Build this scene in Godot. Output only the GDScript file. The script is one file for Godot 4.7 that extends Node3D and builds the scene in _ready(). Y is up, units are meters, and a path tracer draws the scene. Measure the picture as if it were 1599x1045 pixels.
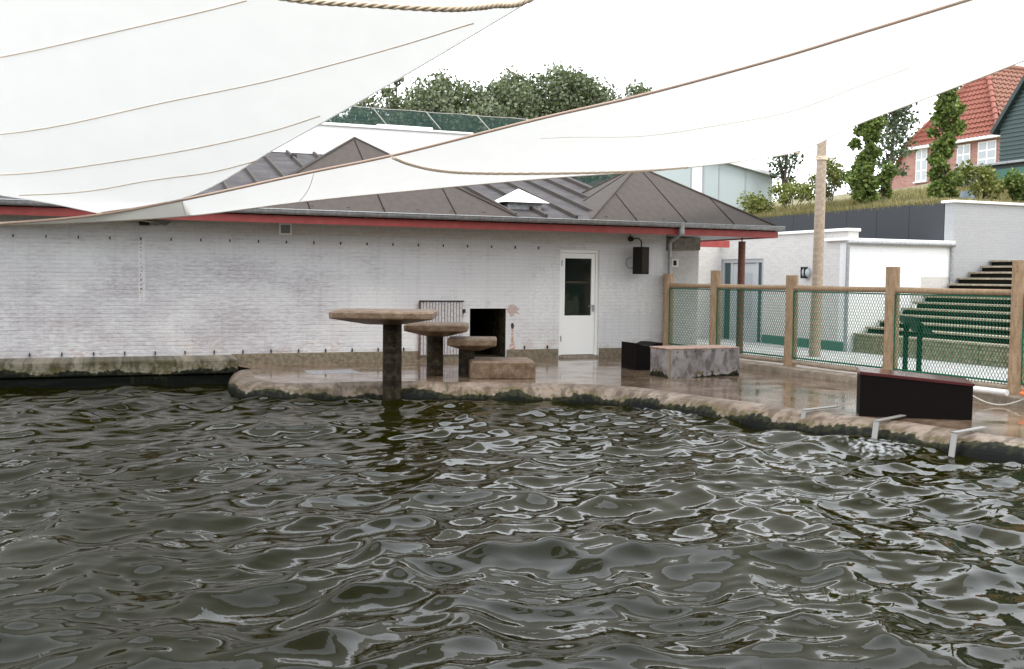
extends Node3D

const SAIL_RIGHT_EDGE := [Vector3(-0.135, 2.440, -16.588), Vector3(1.170, 2.684, -15.655), Vector3(2.183, 3.289, -14.752), Vector3(2.858, 3.687, -14.078), Vector3(3.571, 4.114, -13.067), Vector3(4.123, 4.453, -12.007), Vector3(4.543, 4.714, -10.995), Vector3(4.876, 4.924, -9.583)]
const SAIL_LOW_EDGE := [Vector3(-0.135, 2.440, -16.588), Vector3(-0.796, 2.568, -16.750), Vector3(-1.448, 2.666, -16.906), Vector3(-2.379, 2.806, -17.068), Vector3(-3.371, 3.005, -17.257)]
const SAIL_LEFT_EDGE := [Vector3(-3.371, 3.005, -17.257), Vector3(-2.708, 3.985, -15.597), Vector3(-2.546, 5.164, -13.936)]
const SAIL_NEAR_EDGE := [Vector3(4.876, 4.924, -9.583), Vector3(1.165, 4.924, -11.910), Vector3(-2.546, 5.164, -13.936)]
const LONG_SAIL_TOP := [Vector3(-2.212, 2.157, -16.963), Vector3(-1.442, 2.242, -16.771), Vector3(-0.204, 2.380, -16.397), Vector3(1.046, 2.625, -15.809), Vector3(2.713, 3.020, -14.957), Vector3(3.867, 3.280, -14.300), Vector3(5.542, 3.728, -13.125), Vector3(6.613, 3.981, -12.178), Vector3(7.716, 4.288, -10.898), Vector3(8.388, 4.508, -9.891), Vector3(8.933, 4.691, -8.932), Vector3(9.332, 4.829, -7.598)]
const LONG_SAIL_BOTTOM := [Vector3(-2.212, 2.148, -16.962), Vector3(-1.447, 2.216, -16.825), Vector3(-0.208, 2.296, -16.608), Vector3(1.230, 2.437, -16.479), Vector3(2.947, 2.707, -16.246), Vector3(4.584, 2.929, -16.150), Vector3(7.113, 3.261, -16.245), Vector3(9.993, 3.625, -16.851), Vector3(13.380, 4.225, -17.916), Vector3(13.331, 4.538, -15.907), Vector3(12.627, 4.641, -12.960), Vector3(11.769, 4.763, -9.537)]
const SEAMS := [[Vector2(0.689, 0.797), Vector2(0.819, 0.611), Vector2(0.913, 0.439)], [Vector2(0.360, 0.740), Vector2(0.552, 0.504), Vector2(0.643, 0.271), Vector2(0.716, 0.120), Vector2(0.784, 0.038)], [Vector2(0.155, 0.651), Vector2(0.255, 0.468), Vector2(0.328, 0.261), Vector2(0.395, 0.118), Vector2(0.450, 0.046)], [Vector2(0.029, 0.463), Vector2(0.176, 0.279), Vector2(0.223, 0.085), Vector2(0.254, 0.000)]]
const LONG_SEAMS := [[Vector2(0.272, 0.029), Vector2(0.268, 0.869)], [Vector2(0.369, 0.035), Vector2(0.365, 0.413), Vector2(0.357, 0.919)], [Vector2(0.545, 0.212), Vector2(0.624, 0.331), Vector2(0.693, 0.319), Vector2(0.784, 0.324), Vector2(0.865, 0.340)]]
const FOLD_ROPE := [Vector3(3.792, 3.230, -14.297), Vector3(4.133, 3.175, -14.570), Vector3(4.618, 3.143, -14.870), Vector3(5.337, 3.161, -15.174), Vector3(6.880, 3.279, -15.717), Vector3(8.622, 3.448, -16.298), Vector3(10.174, 3.649, -16.820)]
const TOP_ROPE := [Vector3(0.999, 4.461, -10.767), Vector3(1.708, 4.292, -10.476), Vector3(2.449, 4.238, -10.180), Vector3(3.189, 4.209, -9.885), Vector3(3.622, 4.260, -9.770), Vector3(4.000, 4.348, -9.680), Vector3(4.876, 4.924, -9.583)]
const DECK_EDGE := [Vector2(1.95, -17.1), Vector2(1.8, -15.9), Vector2(1.95, -14.95), Vector2(2.45, -14.45), Vector2(3.73, -14.4), Vector2(4.93, -13.95), Vector2(6.3, -13.3), Vector2(6.75, -12.85), Vector2(7.0, -12.1), Vector2(7.35, -10.9), Vector2(7.64, -9.85), Vector2(7.92, -9.0), Vector2(8.1, -8.1), Vector2(8.35, -7.4), Vector2(8.7, -6.3), Vector2(9.2, -4.5), Vector2(9.6, -1.0)]
const WATER_Y := -0.22
const WALL_Z := -18.0

var M := {}
var taken := {}
var rng := RandomNumberGenerator.new()

# ------------------------------------------------------------------ helpers
func lin(r: float, g: float, b: float) -> Color:
	return Color(r, g, b).linear_to_srgb()

func noise(seed_: int, freq: float, octaves := 4) -> FastNoiseLite:
	var n := FastNoiseLite.new()
	n.seed = seed_
	n.noise_type = FastNoiseLite.TYPE_SIMPLEX_SMOOTH
	n.frequency = freq
	n.fractal_octaves = octaves
	return n

func mat(called: String, col: Color, rough: float, metal := 0.0, spec := 0.5) -> StandardMaterial3D:
	var m := StandardMaterial3D.new()
	m.albedo_color = col
	m.roughness = rough
	m.metallic = metal
	m.metallic_specular = spec
	M[called] = m
	return m

# a seamless colour texture from two layers of noise between three linear colours
func blotch(seed_: int, size: int, a: Color, b: Color, c: Color, coarse: float, fine: float, fine_share := 0.45) -> ImageTexture:
	var n1 := noise(seed_, coarse, 4).get_seamless_image(size, size)
	var n2 := noise(seed_ + 7, fine, 3).get_seamless_image(size, size)
	n1.convert(Image.FORMAT_L8)
	n2.convert(Image.FORMAT_L8)
	var d1 := n1.get_data()
	var d2 := n2.get_data()
	var out := PackedByteArray()
	out.resize(size * size * 3)
	for i in size * size:
		var t: float = lerpf(d1[i] / 255.0, d2[i] / 255.0, fine_share)
		t = clampf((t - 0.5) * 1.7 + 0.5, 0, 1)
		var k: Color = a.lerp(b, t * 2.0) if t < 0.5 else b.lerp(c, t * 2.0 - 1.0)
		k = k.linear_to_srgb()
		out[i * 3] = int(k.r * 255)
		out[i * 3 + 1] = int(k.g * 255)
		out[i * 3 + 2] = int(k.b * 255)
	var im := Image.create_from_data(size, size, false, Image.FORMAT_RGB8, out)
	return ImageTexture.create_from_image(im)

func grey_noise(seed_: int, size: int, freq: float, lo: float, hi: float, sharp := 1.5) -> ImageTexture:
	var n1 := noise(seed_, freq, 4).get_seamless_image(size, size)
	n1.convert(Image.FORMAT_L8)
	var d := n1.get_data()
	for i in d.size():
		d[i] = int(255 * lerpf(lo, hi, clampf((d[i] / 255.0 - 0.5) * sharp + 0.5, 0, 1)))
	return ImageTexture.create_from_image(Image.create_from_data(size, size, false, Image.FORMAT_L8, d))

func bumps(seed_: int, size: int, freq: float, strength: float) -> ImageTexture:
	var n1 := noise(seed_, freq, 4).get_seamless_image(size, size)
	n1.convert(Image.FORMAT_RGBA8)
	n1.bump_map_to_normal_map(strength)
	return ImageTexture.create_from_image(n1)

func tri_mat(called: String, tex: Texture2D, metres: float, rough: float, nrm: Texture2D = null, nscale := 1.0) -> StandardMaterial3D:
	var m := mat(called, Color.WHITE, rough)
	m.albedo_texture = tex
	m.uv1_triplanar = true
	m.uv1_world_triplanar = true
	m.uv1_scale = Vector3.ONE / metres
	if nrm:
		m.normal_enabled = true
		m.normal_texture = nrm
		m.normal_scale = nscale
	return m

func ST() -> SurfaceTool:
	var st := SurfaceTool.new()
	st.begin(Mesh.PRIMITIVE_TRIANGLES)
	st.set_smooth_group(-1)
	return st

func tri(st: SurfaceTool, a: Vector3, b: Vector3, c: Vector3, out: Vector3) -> void:
	if (c - a).cross(b - a).dot(out) < 0:
		var t := b
		b = c
		c = t
	st.add_vertex(a)
	st.add_vertex(b)
	st.add_vertex(c)

func quad(st: SurfaceTool, a: Vector3, b: Vector3, c: Vector3, d: Vector3, out: Vector3) -> void:
	tri(st, a, b, c, out)
	tri(st, a, c, d, out)

func corner(k: int, s: Vector3, h: Vector3, bev: float) -> Vector3:
	var q := h - Vector3.ONE * bev
	q[k] = h[k]
	return q * s

func box(st: SurfaceTool, c: Vector3, size: Vector3, bas := Basis(), bev := 0.0) -> void:
	var h := size / 2
	for k in 3:
		var i := (k + 1) % 3
		var j := (k + 2) % 3
		for s in [-1.0, 1.0]:
			var v := []
			for q in [[-1, -1], [1, -1], [1, 1], [-1, 1]]:
				var g := Vector3.ONE
				g[k] = s
				g[i] = q[0]
				g[j] = q[1]
				v.append(c + bas * corner(k, g, h, bev))
			var o := Vector3.ZERO
			o[k] = s
			quad(st, v[0], v[1], v[2], v[3], bas * o)
	if bev <= 0:
		return
	for k in 3:
		var i := (k + 1) % 3
		var j := (k + 2) % 3
		for si in [-1.0, 1.0]:
			for sj in [-1.0, 1.0]:
				var g := Vector3.ONE
				g[i] = si
				g[j] = sj
				var g2 := g
				g2[k] = -1
				var o := g
				o[k] = 0
				quad(st, c + bas * corner(i, g, h, bev), c + bas * corner(j, g, h, bev), c + bas * corner(j, g2, h, bev), c + bas * corner(i, g2, h, bev), bas * o)
	for sx in [-1.0, 1.0]:
		for sy in [-1.0, 1.0]:
			for sz in [-1.0, 1.0]:
				var g := Vector3(sx, sy, sz)
				tri(st, c + bas * corner(0, g, h, bev), c + bas * corner(1, g, h, bev), c + bas * corner(2, g, h, bev), bas * g)

func span(st: SurfaceTool, x0: float, x1: float, y0: float, y1: float, z0: float, z1: float, bev := 0.0) -> void:
	box(st, Vector3(x0 + x1, y0 + y1, z0 + z1) / 2, Vector3(absf(x1 - x0), absf(y1 - y0), absf(z1 - z0)), Basis(), bev)

func tube(st: SurfaceTool, pts: Array, r0: float, r1 := -1.0, n := 8) -> void:
	if r1 < 0:
		r1 = r0
	var rings := []
	var side := Vector3.ZERO
	for i in pts.size():
		var d: Vector3 = (pts[mini(i + 1, pts.size() - 1)] - pts[maxi(i - 1, 0)]).normalized()
		if side == Vector3.ZERO:
			side = d.cross(Vector3.UP if absf(d.y) < 0.9 else Vector3.RIGHT).normalized()
		side = (side - d * side.dot(d)).normalized()
		var up := side.cross(d)
		var r := lerpf(r0, r1, float(i) / maxi(1, pts.size() - 1))
		var ring := []
		for k in n:
			var a := TAU * k / n
			ring.append(pts[i] + (side * cos(a) + up * sin(a)) * r)
		rings.append(ring)
	st.set_smooth_group(0 if n > 4 else -1)
	for i in pts.size() - 1:
		for k in n:
			var k2 := (k + 1) % n
			var mid: Vector3 = (rings[i][k] + rings[i][k2]) / 2 - pts[i]
			quad(st, rings[i][k], rings[i][k2], rings[i + 1][k2], rings[i + 1][k], mid)
	st.set_smooth_group(-1)
	for e in [0, pts.size() - 1]:
		var o: Vector3 = pts[0] - pts[1] if e == 0 else pts[e] - pts[e - 1]
		for k in n:
			tri(st, pts[e], rings[e][k], rings[e][(k + 1) % n], o)

func prism(st: SurfaceTool, poly: Array, y0: float, y1: float, inset := 0.0) -> void:
	# a polygon in x and z pulled up from y0 to y1
	var p := PackedVector2Array(poly)
	var ids := Geometry2D.triangulate_polygon(p)
	for i in range(0, ids.size(), 3):
		for y in [y0, y1]:
			var v := []
			for j in 3:
				v.append(Vector3(p[ids[i + j]].x, y, p[ids[i + j]].y))
			tri(st, v[0], v[1], v[2], Vector3.UP if y == y1 else Vector3.DOWN)
	var mid := Vector2.ZERO
	for q in p:
		mid += q / p.size()
	for i in p.size():
		var a := p[i]
		var b := p[(i + 1) % p.size()]
		var o := (a + b) / 2 - mid
		quad(st, Vector3(a.x, y0, a.y), Vector3(b.x, y0, b.y), Vector3(b.x, y1, b.y), Vector3(a.x, y1, a.y), Vector3(o.x, 0, o.y))

func numbered(called: String) -> String:
	if not taken.has(called):
		taken[called] = 0
		return called
	taken[called] += 1
	return "%s_%03d" % [called, taken[called]]

func tag(o: Node3D, label: String, category: String, group := "", kind := "") -> Node3D:
	if label:
		o.set_meta("label", label)
	if category:
		o.set_meta("category", category)
	if group:
		o.set_meta("group", group)
	if kind:
		o.set_meta("kind", kind)
	return o

func thing(called: String, label: String, category: String, at: Vector3, group := "") -> Node3D:
	var o := Node3D.new()
	o.name = numbered(called)
	add_child(o)
	o.position = at
	tag(o, label, category, group)
	return o

# commits a mesh built in world coordinates; under a thing it is set back by the thing's place
func hang(mesh: Mesh, called: String, m: Material, parent: Node3D = null) -> MeshInstance3D:
	var o := MeshInstance3D.new()
	o.mesh = mesh
	o.material_override = m
	if parent == null:
		o.name = numbered(called)
		add_child(o)
	else:
		o.name = called
		parent.add_child(o, true)
		if not parent is MeshInstance3D:
			o.position = -parent.position
	return o

func put(st: SurfaceTool, called: String, m: Material, parent: Node3D = null) -> MeshInstance3D:
	st.generate_normals()
	return hang(st.commit(), called, m, parent)

func setting(st: SurfaceTool, called: String, m: Material) -> MeshInstance3D:
	var o := put(st, called, m)
	o.set_meta("kind", "structure")
	return o

func bx(called: String, m: Material, parent: Node3D, x0: float, x1: float, y0: float, y1: float, z0: float, z1: float, bev := 0.0) -> MeshInstance3D:
	var st := ST()
	span(st, x0, x1, y0, y1, z0, z1, bev)
	return put(st, called, m, parent)

func rod(called: String, m: Material, parent: Node3D, pts: Array, r0: float, r1 := -1.0, n := 10) -> MeshInstance3D:
	var st := ST()
	tube(st, pts, r0, r1, n)
	return put(st, called, m, parent)

func crom(p: Array, t: float) -> Vector3:
	var n := p.size() - 1
	var x := clampf(t, 0, 1) * n
	var i := mini(int(x), n - 1)
	var f := x - i
	var p1: Vector3 = p[i]
	var p2: Vector3 = p[i + 1]
	var p0: Vector3 = p[i - 1] if i > 0 else 2 * p1 - p2
	var p3: Vector3 = p[i + 2] if i + 2 <= n else 2 * p2 - p1
	return 0.5 * (2 * p1 + (p2 - p0) * f + (2 * p0 - 5 * p1 + 4 * p2 - p3) * f * f + (3 * p1 - p0 - 3 * p2 + p3) * f * f * f)

# ------------------------------------------------------------------ materials
func brick_tile(seed_: int, tone: Color, worn: Color, share: float) -> Array:
	# 14 courses of painted brick, 0.96 m a side
	var s := 512
	var img := Image.create(s, s, false, Image.FORMAT_RGB8)
	var hgt := Image.create(s, s, false, Image.FORMAT_RGBA8)
	var n := noise(seed_, 0.02, 4)
	var r := RandomNumberGenerator.new()
	r.seed = seed_
	var tones := []
	for i in 14 * 4:
		tones.append(r.randf())
	for y in s:
		var cy := y * 14.0 / s
		var row := int(cy)
		var fy := cy - row
		for x in s:
			var cx := x * 4.0 / s + (0.5 if row % 2 else 0.0)
			var fx := cx - floorf(cx)
			var id := (row * 4 + int(cx) % 4) % 56
			var joint := fy < 0.16 or fx < 0.045
			var w := n.get_noise_2d(x, y) * 0.5 + 0.5
			var t := clampf((w + tones[id] * 0.5 - 1.0 + share) * 3.0, 0, 1)
			var k := tone.lerp(worn, t)
			k = k * (0.93 if joint else 0.97 + 0.06 * tones[id])
			img.set_pixel(x, y, k.linear_to_srgb())
			var h = (0.35 if joint else 0.75 + 0.2 * tones[id]) + 0.12 * w
			hgt.set_pixel(x, y, Color(h, h, h))
	hgt.bump_map_to_normal_map(3.0)
	return [ImageTexture.create_from_image(img), ImageTexture.create_from_image(hgt)]

func main_wall_material() -> void:
	# one sheet over the whole pool wall: 18.8 m by 2.9 m of painted brick with its dirt, stains, rust and painted shade
	var w := 2048
	var h := 512
	var col := PackedByteArray()
	col.resize(w * h * 3)
	var hgt := PackedByteArray()
	hgt.resize(w * h * 4)
	var big := noise(3, 0.22, 4)
	var mid := noise(5, 1.3, 4)
	var small := noise(9, 9.0, 3)
	var streak := noise(11, 1.0, 3)
	var dash := noise(13, 5.0, 3)
	var r := RandomNumberGenerator.new()
	r.seed = 77
	var tones := PackedFloat32Array()
	for i in 60 * 90:
		tones.append(r.randf())
	for j in h:
		var y := 2.75 - 2.9 * (j + 0.5) / h
		var cy := (y + 0.2) / 0.0667
		var row := int(cy)
		var fy := cy - row
		for i in w:
			var x := -8.2 + 18.8 * (i + 0.5) / w
			var cx := (x + 9) / 0.24 + (0.5 if row % 2 else 0.0)
			var fx := cx - int(cx)
			var tone := tones[row * 90 + int(cx) % 90]
			var joint := fy < 0.17 or fx < 0.05
			var nb := big.get_noise_2d(x, y * 1.6)
			var nm := mid.get_noise_2d(x * 0.6, y * 1.4)
			var ns := small.get_noise_2d(x, y * 2.2)
			# grime and painted sail shade sit brick by brick, heavier on the left half
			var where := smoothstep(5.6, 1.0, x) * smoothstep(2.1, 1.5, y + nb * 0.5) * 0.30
			var grime_shade := clampf((nb * 0.45 + nm * 0.3 + dash.get_noise_2d(x * 0.8, y * 4.6) * 0.4 + where * 2.0 + tone * 0.10 + ns * 0.3 - 0.14) * 1.3, 0, 1)
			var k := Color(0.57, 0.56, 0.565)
			k = k.lerp(Color(0.35, 0.325, 0.345), grime_shade * 0.85)
			# bare pinkish brick where the paint has gone
			var bare := clampf((nm * 0.9 + ns * 0.6 + tone * 0.15 - 0.5 + 0.25 * smoothstep(0.9, 0.3, y)) * 4.0, 0, 1)
			k = k.lerp(Color(0.43, 0.36, 0.34), bare * 0.28)
			# fresh paint patches
			var fresh := clampf((big.get_noise_2d(x * 1.7 + 40, y * 2.5) + ns * 0.5 - 0.2) * 5.0, 0, 1)
			k = k.lerp(Color(0.70, 0.69, 0.675), fresh * 0.45 + 0.25 * smoothstep(4.5, 7.5, x + nb * 2.0) * clampf(0.5 + ns + tone * 0.5, 0, 1))
			if fy < 0.17:
				k = k * (0.94 - 0.17 * grime_shade - 0.10 * clampf(nm + tone - 0.6, 0, 1))
			elif joint:
				k = k * (0.985 - 0.05 * grime_shade)
			# run-off streaks below the upper bolts
			var st := streak.get_noise_2d(x * 7.0, y * 0.35)
			k = k * (1.0 - 0.06 * clampf(st * 2.0 - 0.2, 0, 1))
			# the old seam with flaking paint
			var sx := absf(x - 0.54 + 0.02 * ns)
			if sx < 0.05 and y > 1.05 and y < 2.14:
				k = k.lerp(Color(0.72, 0.68, 0.66), 0.5 if ns > -0.1 else 0.0)
				if sx < 0.018 and ns > 0.24:
					k = Color(0.2, 0.15, 0.13)
			# rust run beside the hatch
			var rx := absf(x - 7.135 + 0.015 * ns)
			if y < 0.63 and y > 0.14 and rx < 0.022 + 0.05 * smoothstep(0.42, 0.14, y):
				k = k.lerp(Color(0.42, 0.13, 0.035), clampf(0.55 + ns * 0.9, 0, 1))
			if Vector2((x - 7.135) / 0.035, (y - 0.63) / 0.05).length() < 1.0 + ns * 0.4:
				k = Color(0.03, 0.02, 0.016)
			if Vector2((x - 7.13) / 0.13, (y - 0.93) / 0.095).length() < 1.0 + ns * 0.7:
				k = k.lerp(Color(0.36, 0.24, 0.20), 0.75)
			# orange stains near the foot of the wall
			var foot := clampf((mid.get_noise_2d(x * 2.0 + 9, y * 2.0) + ns * 0.6 - 0.28) * 4.0, 0, 1) * smoothstep(0.7, 0.2, y)
			k = k.lerp(Color(0.36, 0.22, 0.15), foot * 0.35)
			k = k.linear_to_srgb()
			var o := (j * w + i)
			col[o * 3] = int(clampf(k.r, 0, 1) * 255)
			col[o * 3 + 1] = int(clampf(k.g, 0, 1) * 255)
			col[o * 3 + 2] = int(clampf(k.b, 0, 1) * 255)
			var hh := int(clampf((0.3 if fy < 0.17 else (0.62 if joint else 0.7 + 0.18 * tone)) + 0.12 * ns, 0, 1) * 255)
			hgt[o * 4] = hh
			hgt[o * 4 + 1] = hh
			hgt[o * 4 + 2] = hh
			hgt[o * 4 + 3] = 255
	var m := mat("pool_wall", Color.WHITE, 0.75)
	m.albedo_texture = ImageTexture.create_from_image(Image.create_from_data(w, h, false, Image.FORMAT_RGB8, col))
	var hi := Image.create_from_data(w, h, false, Image.FORMAT_RGBA8, hgt)
	hi.bump_map_to_normal_map(2.0)
	m.normal_enabled = true
	m.normal_texture = ImageTexture.create_from_image(hi)
	m.normal_scale = 0.45

func edge_texture(called: String, w: int, h: int, metres: float, high: float, top: float, clean: Color, dirty: Color, line: float, seed_: int) -> StandardMaterial3D:
	# concrete with a ragged belt of black and green weed that starts near the given level
	var img := Image.create(w, h, false, Image.FORMAT_RGB8)
	var n1 := noise(seed_, 1.6, 4)
	var n2 := noise(seed_ + 3, 11.0, 3)
	var n3 := noise(seed_ + 5, 0.5, 3)
	for j in h:
		var y := top - high * (j + 0.5) / h
		for i in w:
			var x := metres * (i + 0.5) / w
			var a := n1.get_noise_2d(x, y * 1.5)
			var b := n2.get_noise_2d(x, y)
			var k := clean.lerp(dirty, clampf(0.5 + a * 1.1 + b * 0.5, 0, 1))
			var c := n2.get_noise_2d(x * 0.55 + 60, y * 0.25)
			k = k.lerp(dirty * 0.55, clampf((c - 0.05) * 2.0, 0, 0.7))
			var weed := line + (0.055 * smoothstep(13.0, 18.0, x) - 0.075 * smoothstep(14.0, 10.5, x) if metres > 20 else 0.0) + n3.get_noise_2d(x * 1.6, 0) * 0.13 + a * 0.04 + b * 0.03 - y
			if weed > 0.0:
				k = Color(0.032, 0.032, 0.015).lerp(Color(0.008, 0.009, 0.007), clampf(weed * 14.0 + b, 0, 1))
			elif weed > -0.05 and b + a * 0.6 > 0.12:
				k = k.lerp(Color(0.10, 0.085, 0.03), 0.75)
			img.set_pixel(i, j, k.linear_to_srgb())
	var m := mat(called, Color.WHITE, 0.45, 0.0, 0.22)
	m.albedo_texture = ImageTexture.create_from_image(img)
	m.normal_enabled = true
	m.normal_texture = bumps(seed_ + 9, 256, 0.05, 2.5)
	m.normal_scale = 0.5
	return m

func materials() -> void:
	main_wall_material()
	print("wall done")
	var wb := brick_tile(21, Color(0.57, 0.545, 0.515), Color(0.50, 0.475, 0.45), 0.36)
	tri_mat("white_brick", wb[0], 0.96, 0.75, wb[1], 0.7)
	var gb := brick_tile(22, Color(0.35, 0.35, 0.356), Color(0.32, 0.32, 0.326), 0.4)
	tri_mat("grey_brick", gb[0], 0.96, 0.8, gb[1], 0.6)
	var rb := brick_tile(23, Color(0.36, 0.17, 0.135), Color(0.42, 0.24, 0.2), 0.5)
	tri_mat("red_brick", rb[0], 0.96, 0.85, rb[1], 0.8)
	# wet deck
	var deck := tri_mat("deck", blotch(31, 512, Color(0.085, 0.054, 0.035), Color(0.16, 0.109, 0.073), Color(0.26, 0.192, 0.14), 0.012, 0.07, 0.4), 4.3, 1.0, bumps(33, 512, 0.03, 1.2), 0.09)
	deck.roughness_texture = grey_noise(35, 512, 0.011, 0.03, 0.2, 2.2)
	deck.roughness_texture_channel = BaseMaterial3D.TEXTURE_CHANNEL_RED
	deck.metallic_specular = 0.6
	tri_mat("concrete", blotch(41, 256, Color(0.13, 0.105, 0.075), Color(0.25, 0.205, 0.155), Color(0.36, 0.31, 0.25), 0.02, 0.12), 1.3, 0.6, bumps(43, 256, 0.09, 3.0), 0.5)
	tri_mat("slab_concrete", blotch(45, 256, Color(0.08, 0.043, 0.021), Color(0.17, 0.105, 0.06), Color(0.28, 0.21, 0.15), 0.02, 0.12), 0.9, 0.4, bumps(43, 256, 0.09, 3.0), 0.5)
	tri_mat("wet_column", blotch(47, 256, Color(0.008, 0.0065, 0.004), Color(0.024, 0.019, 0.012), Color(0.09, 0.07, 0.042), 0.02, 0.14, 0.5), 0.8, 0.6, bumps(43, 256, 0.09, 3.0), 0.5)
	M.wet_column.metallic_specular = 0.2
	tri_mat("plinth", blotch(49, 256, Color(0.06, 0.05, 0.03), Color(0.17, 0.135, 0.09), Color(0.27, 0.23, 0.17), 0.03, 0.2, 0.6), 0.8, 0.8, bumps(43, 256, 0.12, 4.0), 0.8)
	tri_mat("paving", blotch(51, 256, Color(0.27, 0.255, 0.245), Color(0.36, 0.35, 0.335), Color(0.46, 0.45, 0.44), 0.02, 0.2), 2.0, 0.8)
	tri_mat("soil", blotch(53, 256, Color(0.10, 0.095, 0.045), Color(0.17, 0.15, 0.07), Color(0.26, 0.22, 0.12), 0.03, 0.2), 2.5, 0.95)
	tri_mat("felt", blotch(55, 256, Color(0.036, 0.028, 0.0235), Color(0.053, 0.042, 0.035), Color(0.077, 0.062, 0.052), 0.02, 0.3, 0.7), 0.9, 0.95, bumps(57, 256, 0.25, 2.0), 0.5)
	tri_mat("seam_roof", blotch(59, 256, Color(0.042, 0.038, 0.038), Color(0.063, 0.057, 0.057), Color(0.1, 0.091, 0.09), 0.015, 0.15), 2.2, 0.75)
	M.seam_roof.metallic_specular = 0.2
	tri_mat("zinc", blotch(61, 256, Color(0.19, 0.195, 0.2), Color(0.29, 0.295, 0.3), Color(0.42, 0.42, 0.42), 0.03, 0.2), 0.7, 0.55)
	M.zinc.metallic = 0.3
	tri_mat("red_paint", blotch(63, 256, Color(0.24, 0.032, 0.027), Color(0.29, 0.042, 0.036), Color(0.33, 0.06, 0.05), 0.02, 0.2), 1.1, 0.55)
	tri_mat("post_wood", blotch(65, 256, Color(0.2, 0.12, 0.063), Color(0.32, 0.212, 0.122), Color(0.43, 0.31, 0.2), 0.02, 0.12), 0.5, 0.75, bumps(66, 256, 0.06, 2.5), 0.5)
	M.post_wood.uv1_scale = Vector3(3.0, 0.7, 3.0)
	tri_mat("pale_wood", blotch(67, 256, Color(0.24, 0.18, 0.13), Color(0.34, 0.265, 0.195), Color(0.44, 0.36, 0.28), 0.02, 0.12), 0.5, 0.75)
	tri_mat("old_board", blotch(69, 256, Color(0.12, 0.115, 0.06), Color(0.23, 0.205, 0.13), Color(0.34, 0.3, 0.21), 0.02, 0.16), 0.8, 0.85, bumps(66, 256, 0.09, 3.0), 0.5)
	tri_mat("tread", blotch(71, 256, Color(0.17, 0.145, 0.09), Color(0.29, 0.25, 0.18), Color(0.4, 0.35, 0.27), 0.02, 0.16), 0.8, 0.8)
	tri_mat("rust", blotch(73, 256, Color(0.06, 0.022, 0.014), Color(0.13, 0.05, 0.032), Color(0.25, 0.12, 0.085), 0.03, 0.15), 0.5, 0.8)
	tri_mat("worn_box", blotch(75, 512, Color(0.03, 0.024, 0.022), Color(0.15, 0.135, 0.132), Color(0.2, 0.185, 0.18), 0.02, 0.1, 0.55), 0.8, 0.6, bumps(66, 256, 0.09, 3.0), 0.4)
	tri_mat("box_lid", blotch(77, 256, Color(0.22, 0.12, 0.085), Color(0.36, 0.22, 0.16), Color(0.48, 0.35, 0.28), 0.03, 0.15), 0.7, 0.5)
	tri_mat("canvas", blotch(79, 256, Color(0.83, 0.825, 0.81), Color(0.85, 0.845, 0.83), Color(0.87, 0.865, 0.85), 0.01, 0.3), 1.6, 0.9)
	M.canvas.backlight_enabled = true
	M.canvas.backlight = Color(0.82, 0.82, 0.81)
	tri_mat("roof_tile", blotch(81, 256, Color(0.18, 0.05, 0.03), Color(0.26, 0.082, 0.052), Color(0.32, 0.12, 0.085), 0.05, 0.25), 1.6, 0.7)
	tri_mat("old_tile", blotch(83, 256, Color(0.15, 0.06, 0.04), Color(0.24, 0.11, 0.075), Color(0.33, 0.17, 0.12), 0.05, 0.25), 1.6, 0.8)
	tri_mat("bark", blotch(85, 256, Color(0.05, 0.04, 0.03), Color(0.1, 0.08, 0.06), Color(0.16, 0.13, 0.1), 0.05, 0.2), 0.6, 0.9)
	mat("white_paint", lin(0.82, 0.81, 0.79), 0.35)
	mat("hall_white", lin(0.80, 0.80, 0.79), 0.7)
	mat("trim_grey", lin(0.33, 0.34, 0.35), 0.5)
	mat("black_box", lin(0.008, 0.006, 0.006), 0.55, 0.0, 0.15)
	mat("maroon_lid", lin(0.075, 0.018, 0.02), 0.14)
	mat("black", lin(0.012, 0.012, 0.012), 0.5)
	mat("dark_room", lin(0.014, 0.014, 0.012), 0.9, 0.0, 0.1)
	mat("speaker_shell", lin(0.012, 0.01, 0.009), 0.6, 0.0, 0.2)
	mat("speaker_grille", lin(0.03, 0.025, 0.02), 0.8, 0.0, 0.2)
	mat("galvanised", lin(0.28, 0.27, 0.25), 0.45, 0.35)
	mat("joint", lin(0.022, 0.018, 0.016), 0.9, 0.0, 0.1)
	mat("iron", lin(0.035, 0.031, 0.03), 0.7, 0.0, 0.2)
	mat("rope", lin(0.62, 0.51, 0.39), 0.9)
	mat("stitch", lin(0.68, 0.57, 0.46), 0.9)
	M.stitch.backlight_enabled = true
	M.stitch.backlight = Color(0.5, 0.42, 0.34)
	mat("hem", lin(0.40, 0.29, 0.225), 0.9)
	mat("green_wire", lin(0.012, 0.115, 0.062), 0.6, 0.0, 0.25)
	mat("green_metal", lin(0.004, 0.018, 0.012), 0.6, 0.0, 0.2)
	mat("green_band", lin(0.05, 0.14, 0.105), 0.7)
	mat("door_grey", lin(0.40, 0.41, 0.42), 0.5)
	mat("dark_panel", lin(0.028, 0.031, 0.035), 0.65)
	mat("shed_green", lin(0.035, 0.062, 0.058), 0.5)
	mat("shed_dark", lin(0.022, 0.034, 0.031), 0.6)
	mat("hall_pale", lin(0.40, 0.455, 0.45), 0.6)
	mat("tan", lin(0.20, 0.15, 0.09), 0.7)
	mat("chrome", lin(0.6, 0.6, 0.6), 0.25, 1.0)
	mat("hose", lin(0.45, 0.42, 0.36), 0.6)
	mat("orange", lin(0.65, 0.17, 0.05), 0.6)
	var glass := mat("glass", Color(0.2, 0.23, 0.22, 0.16), 0.02)
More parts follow.
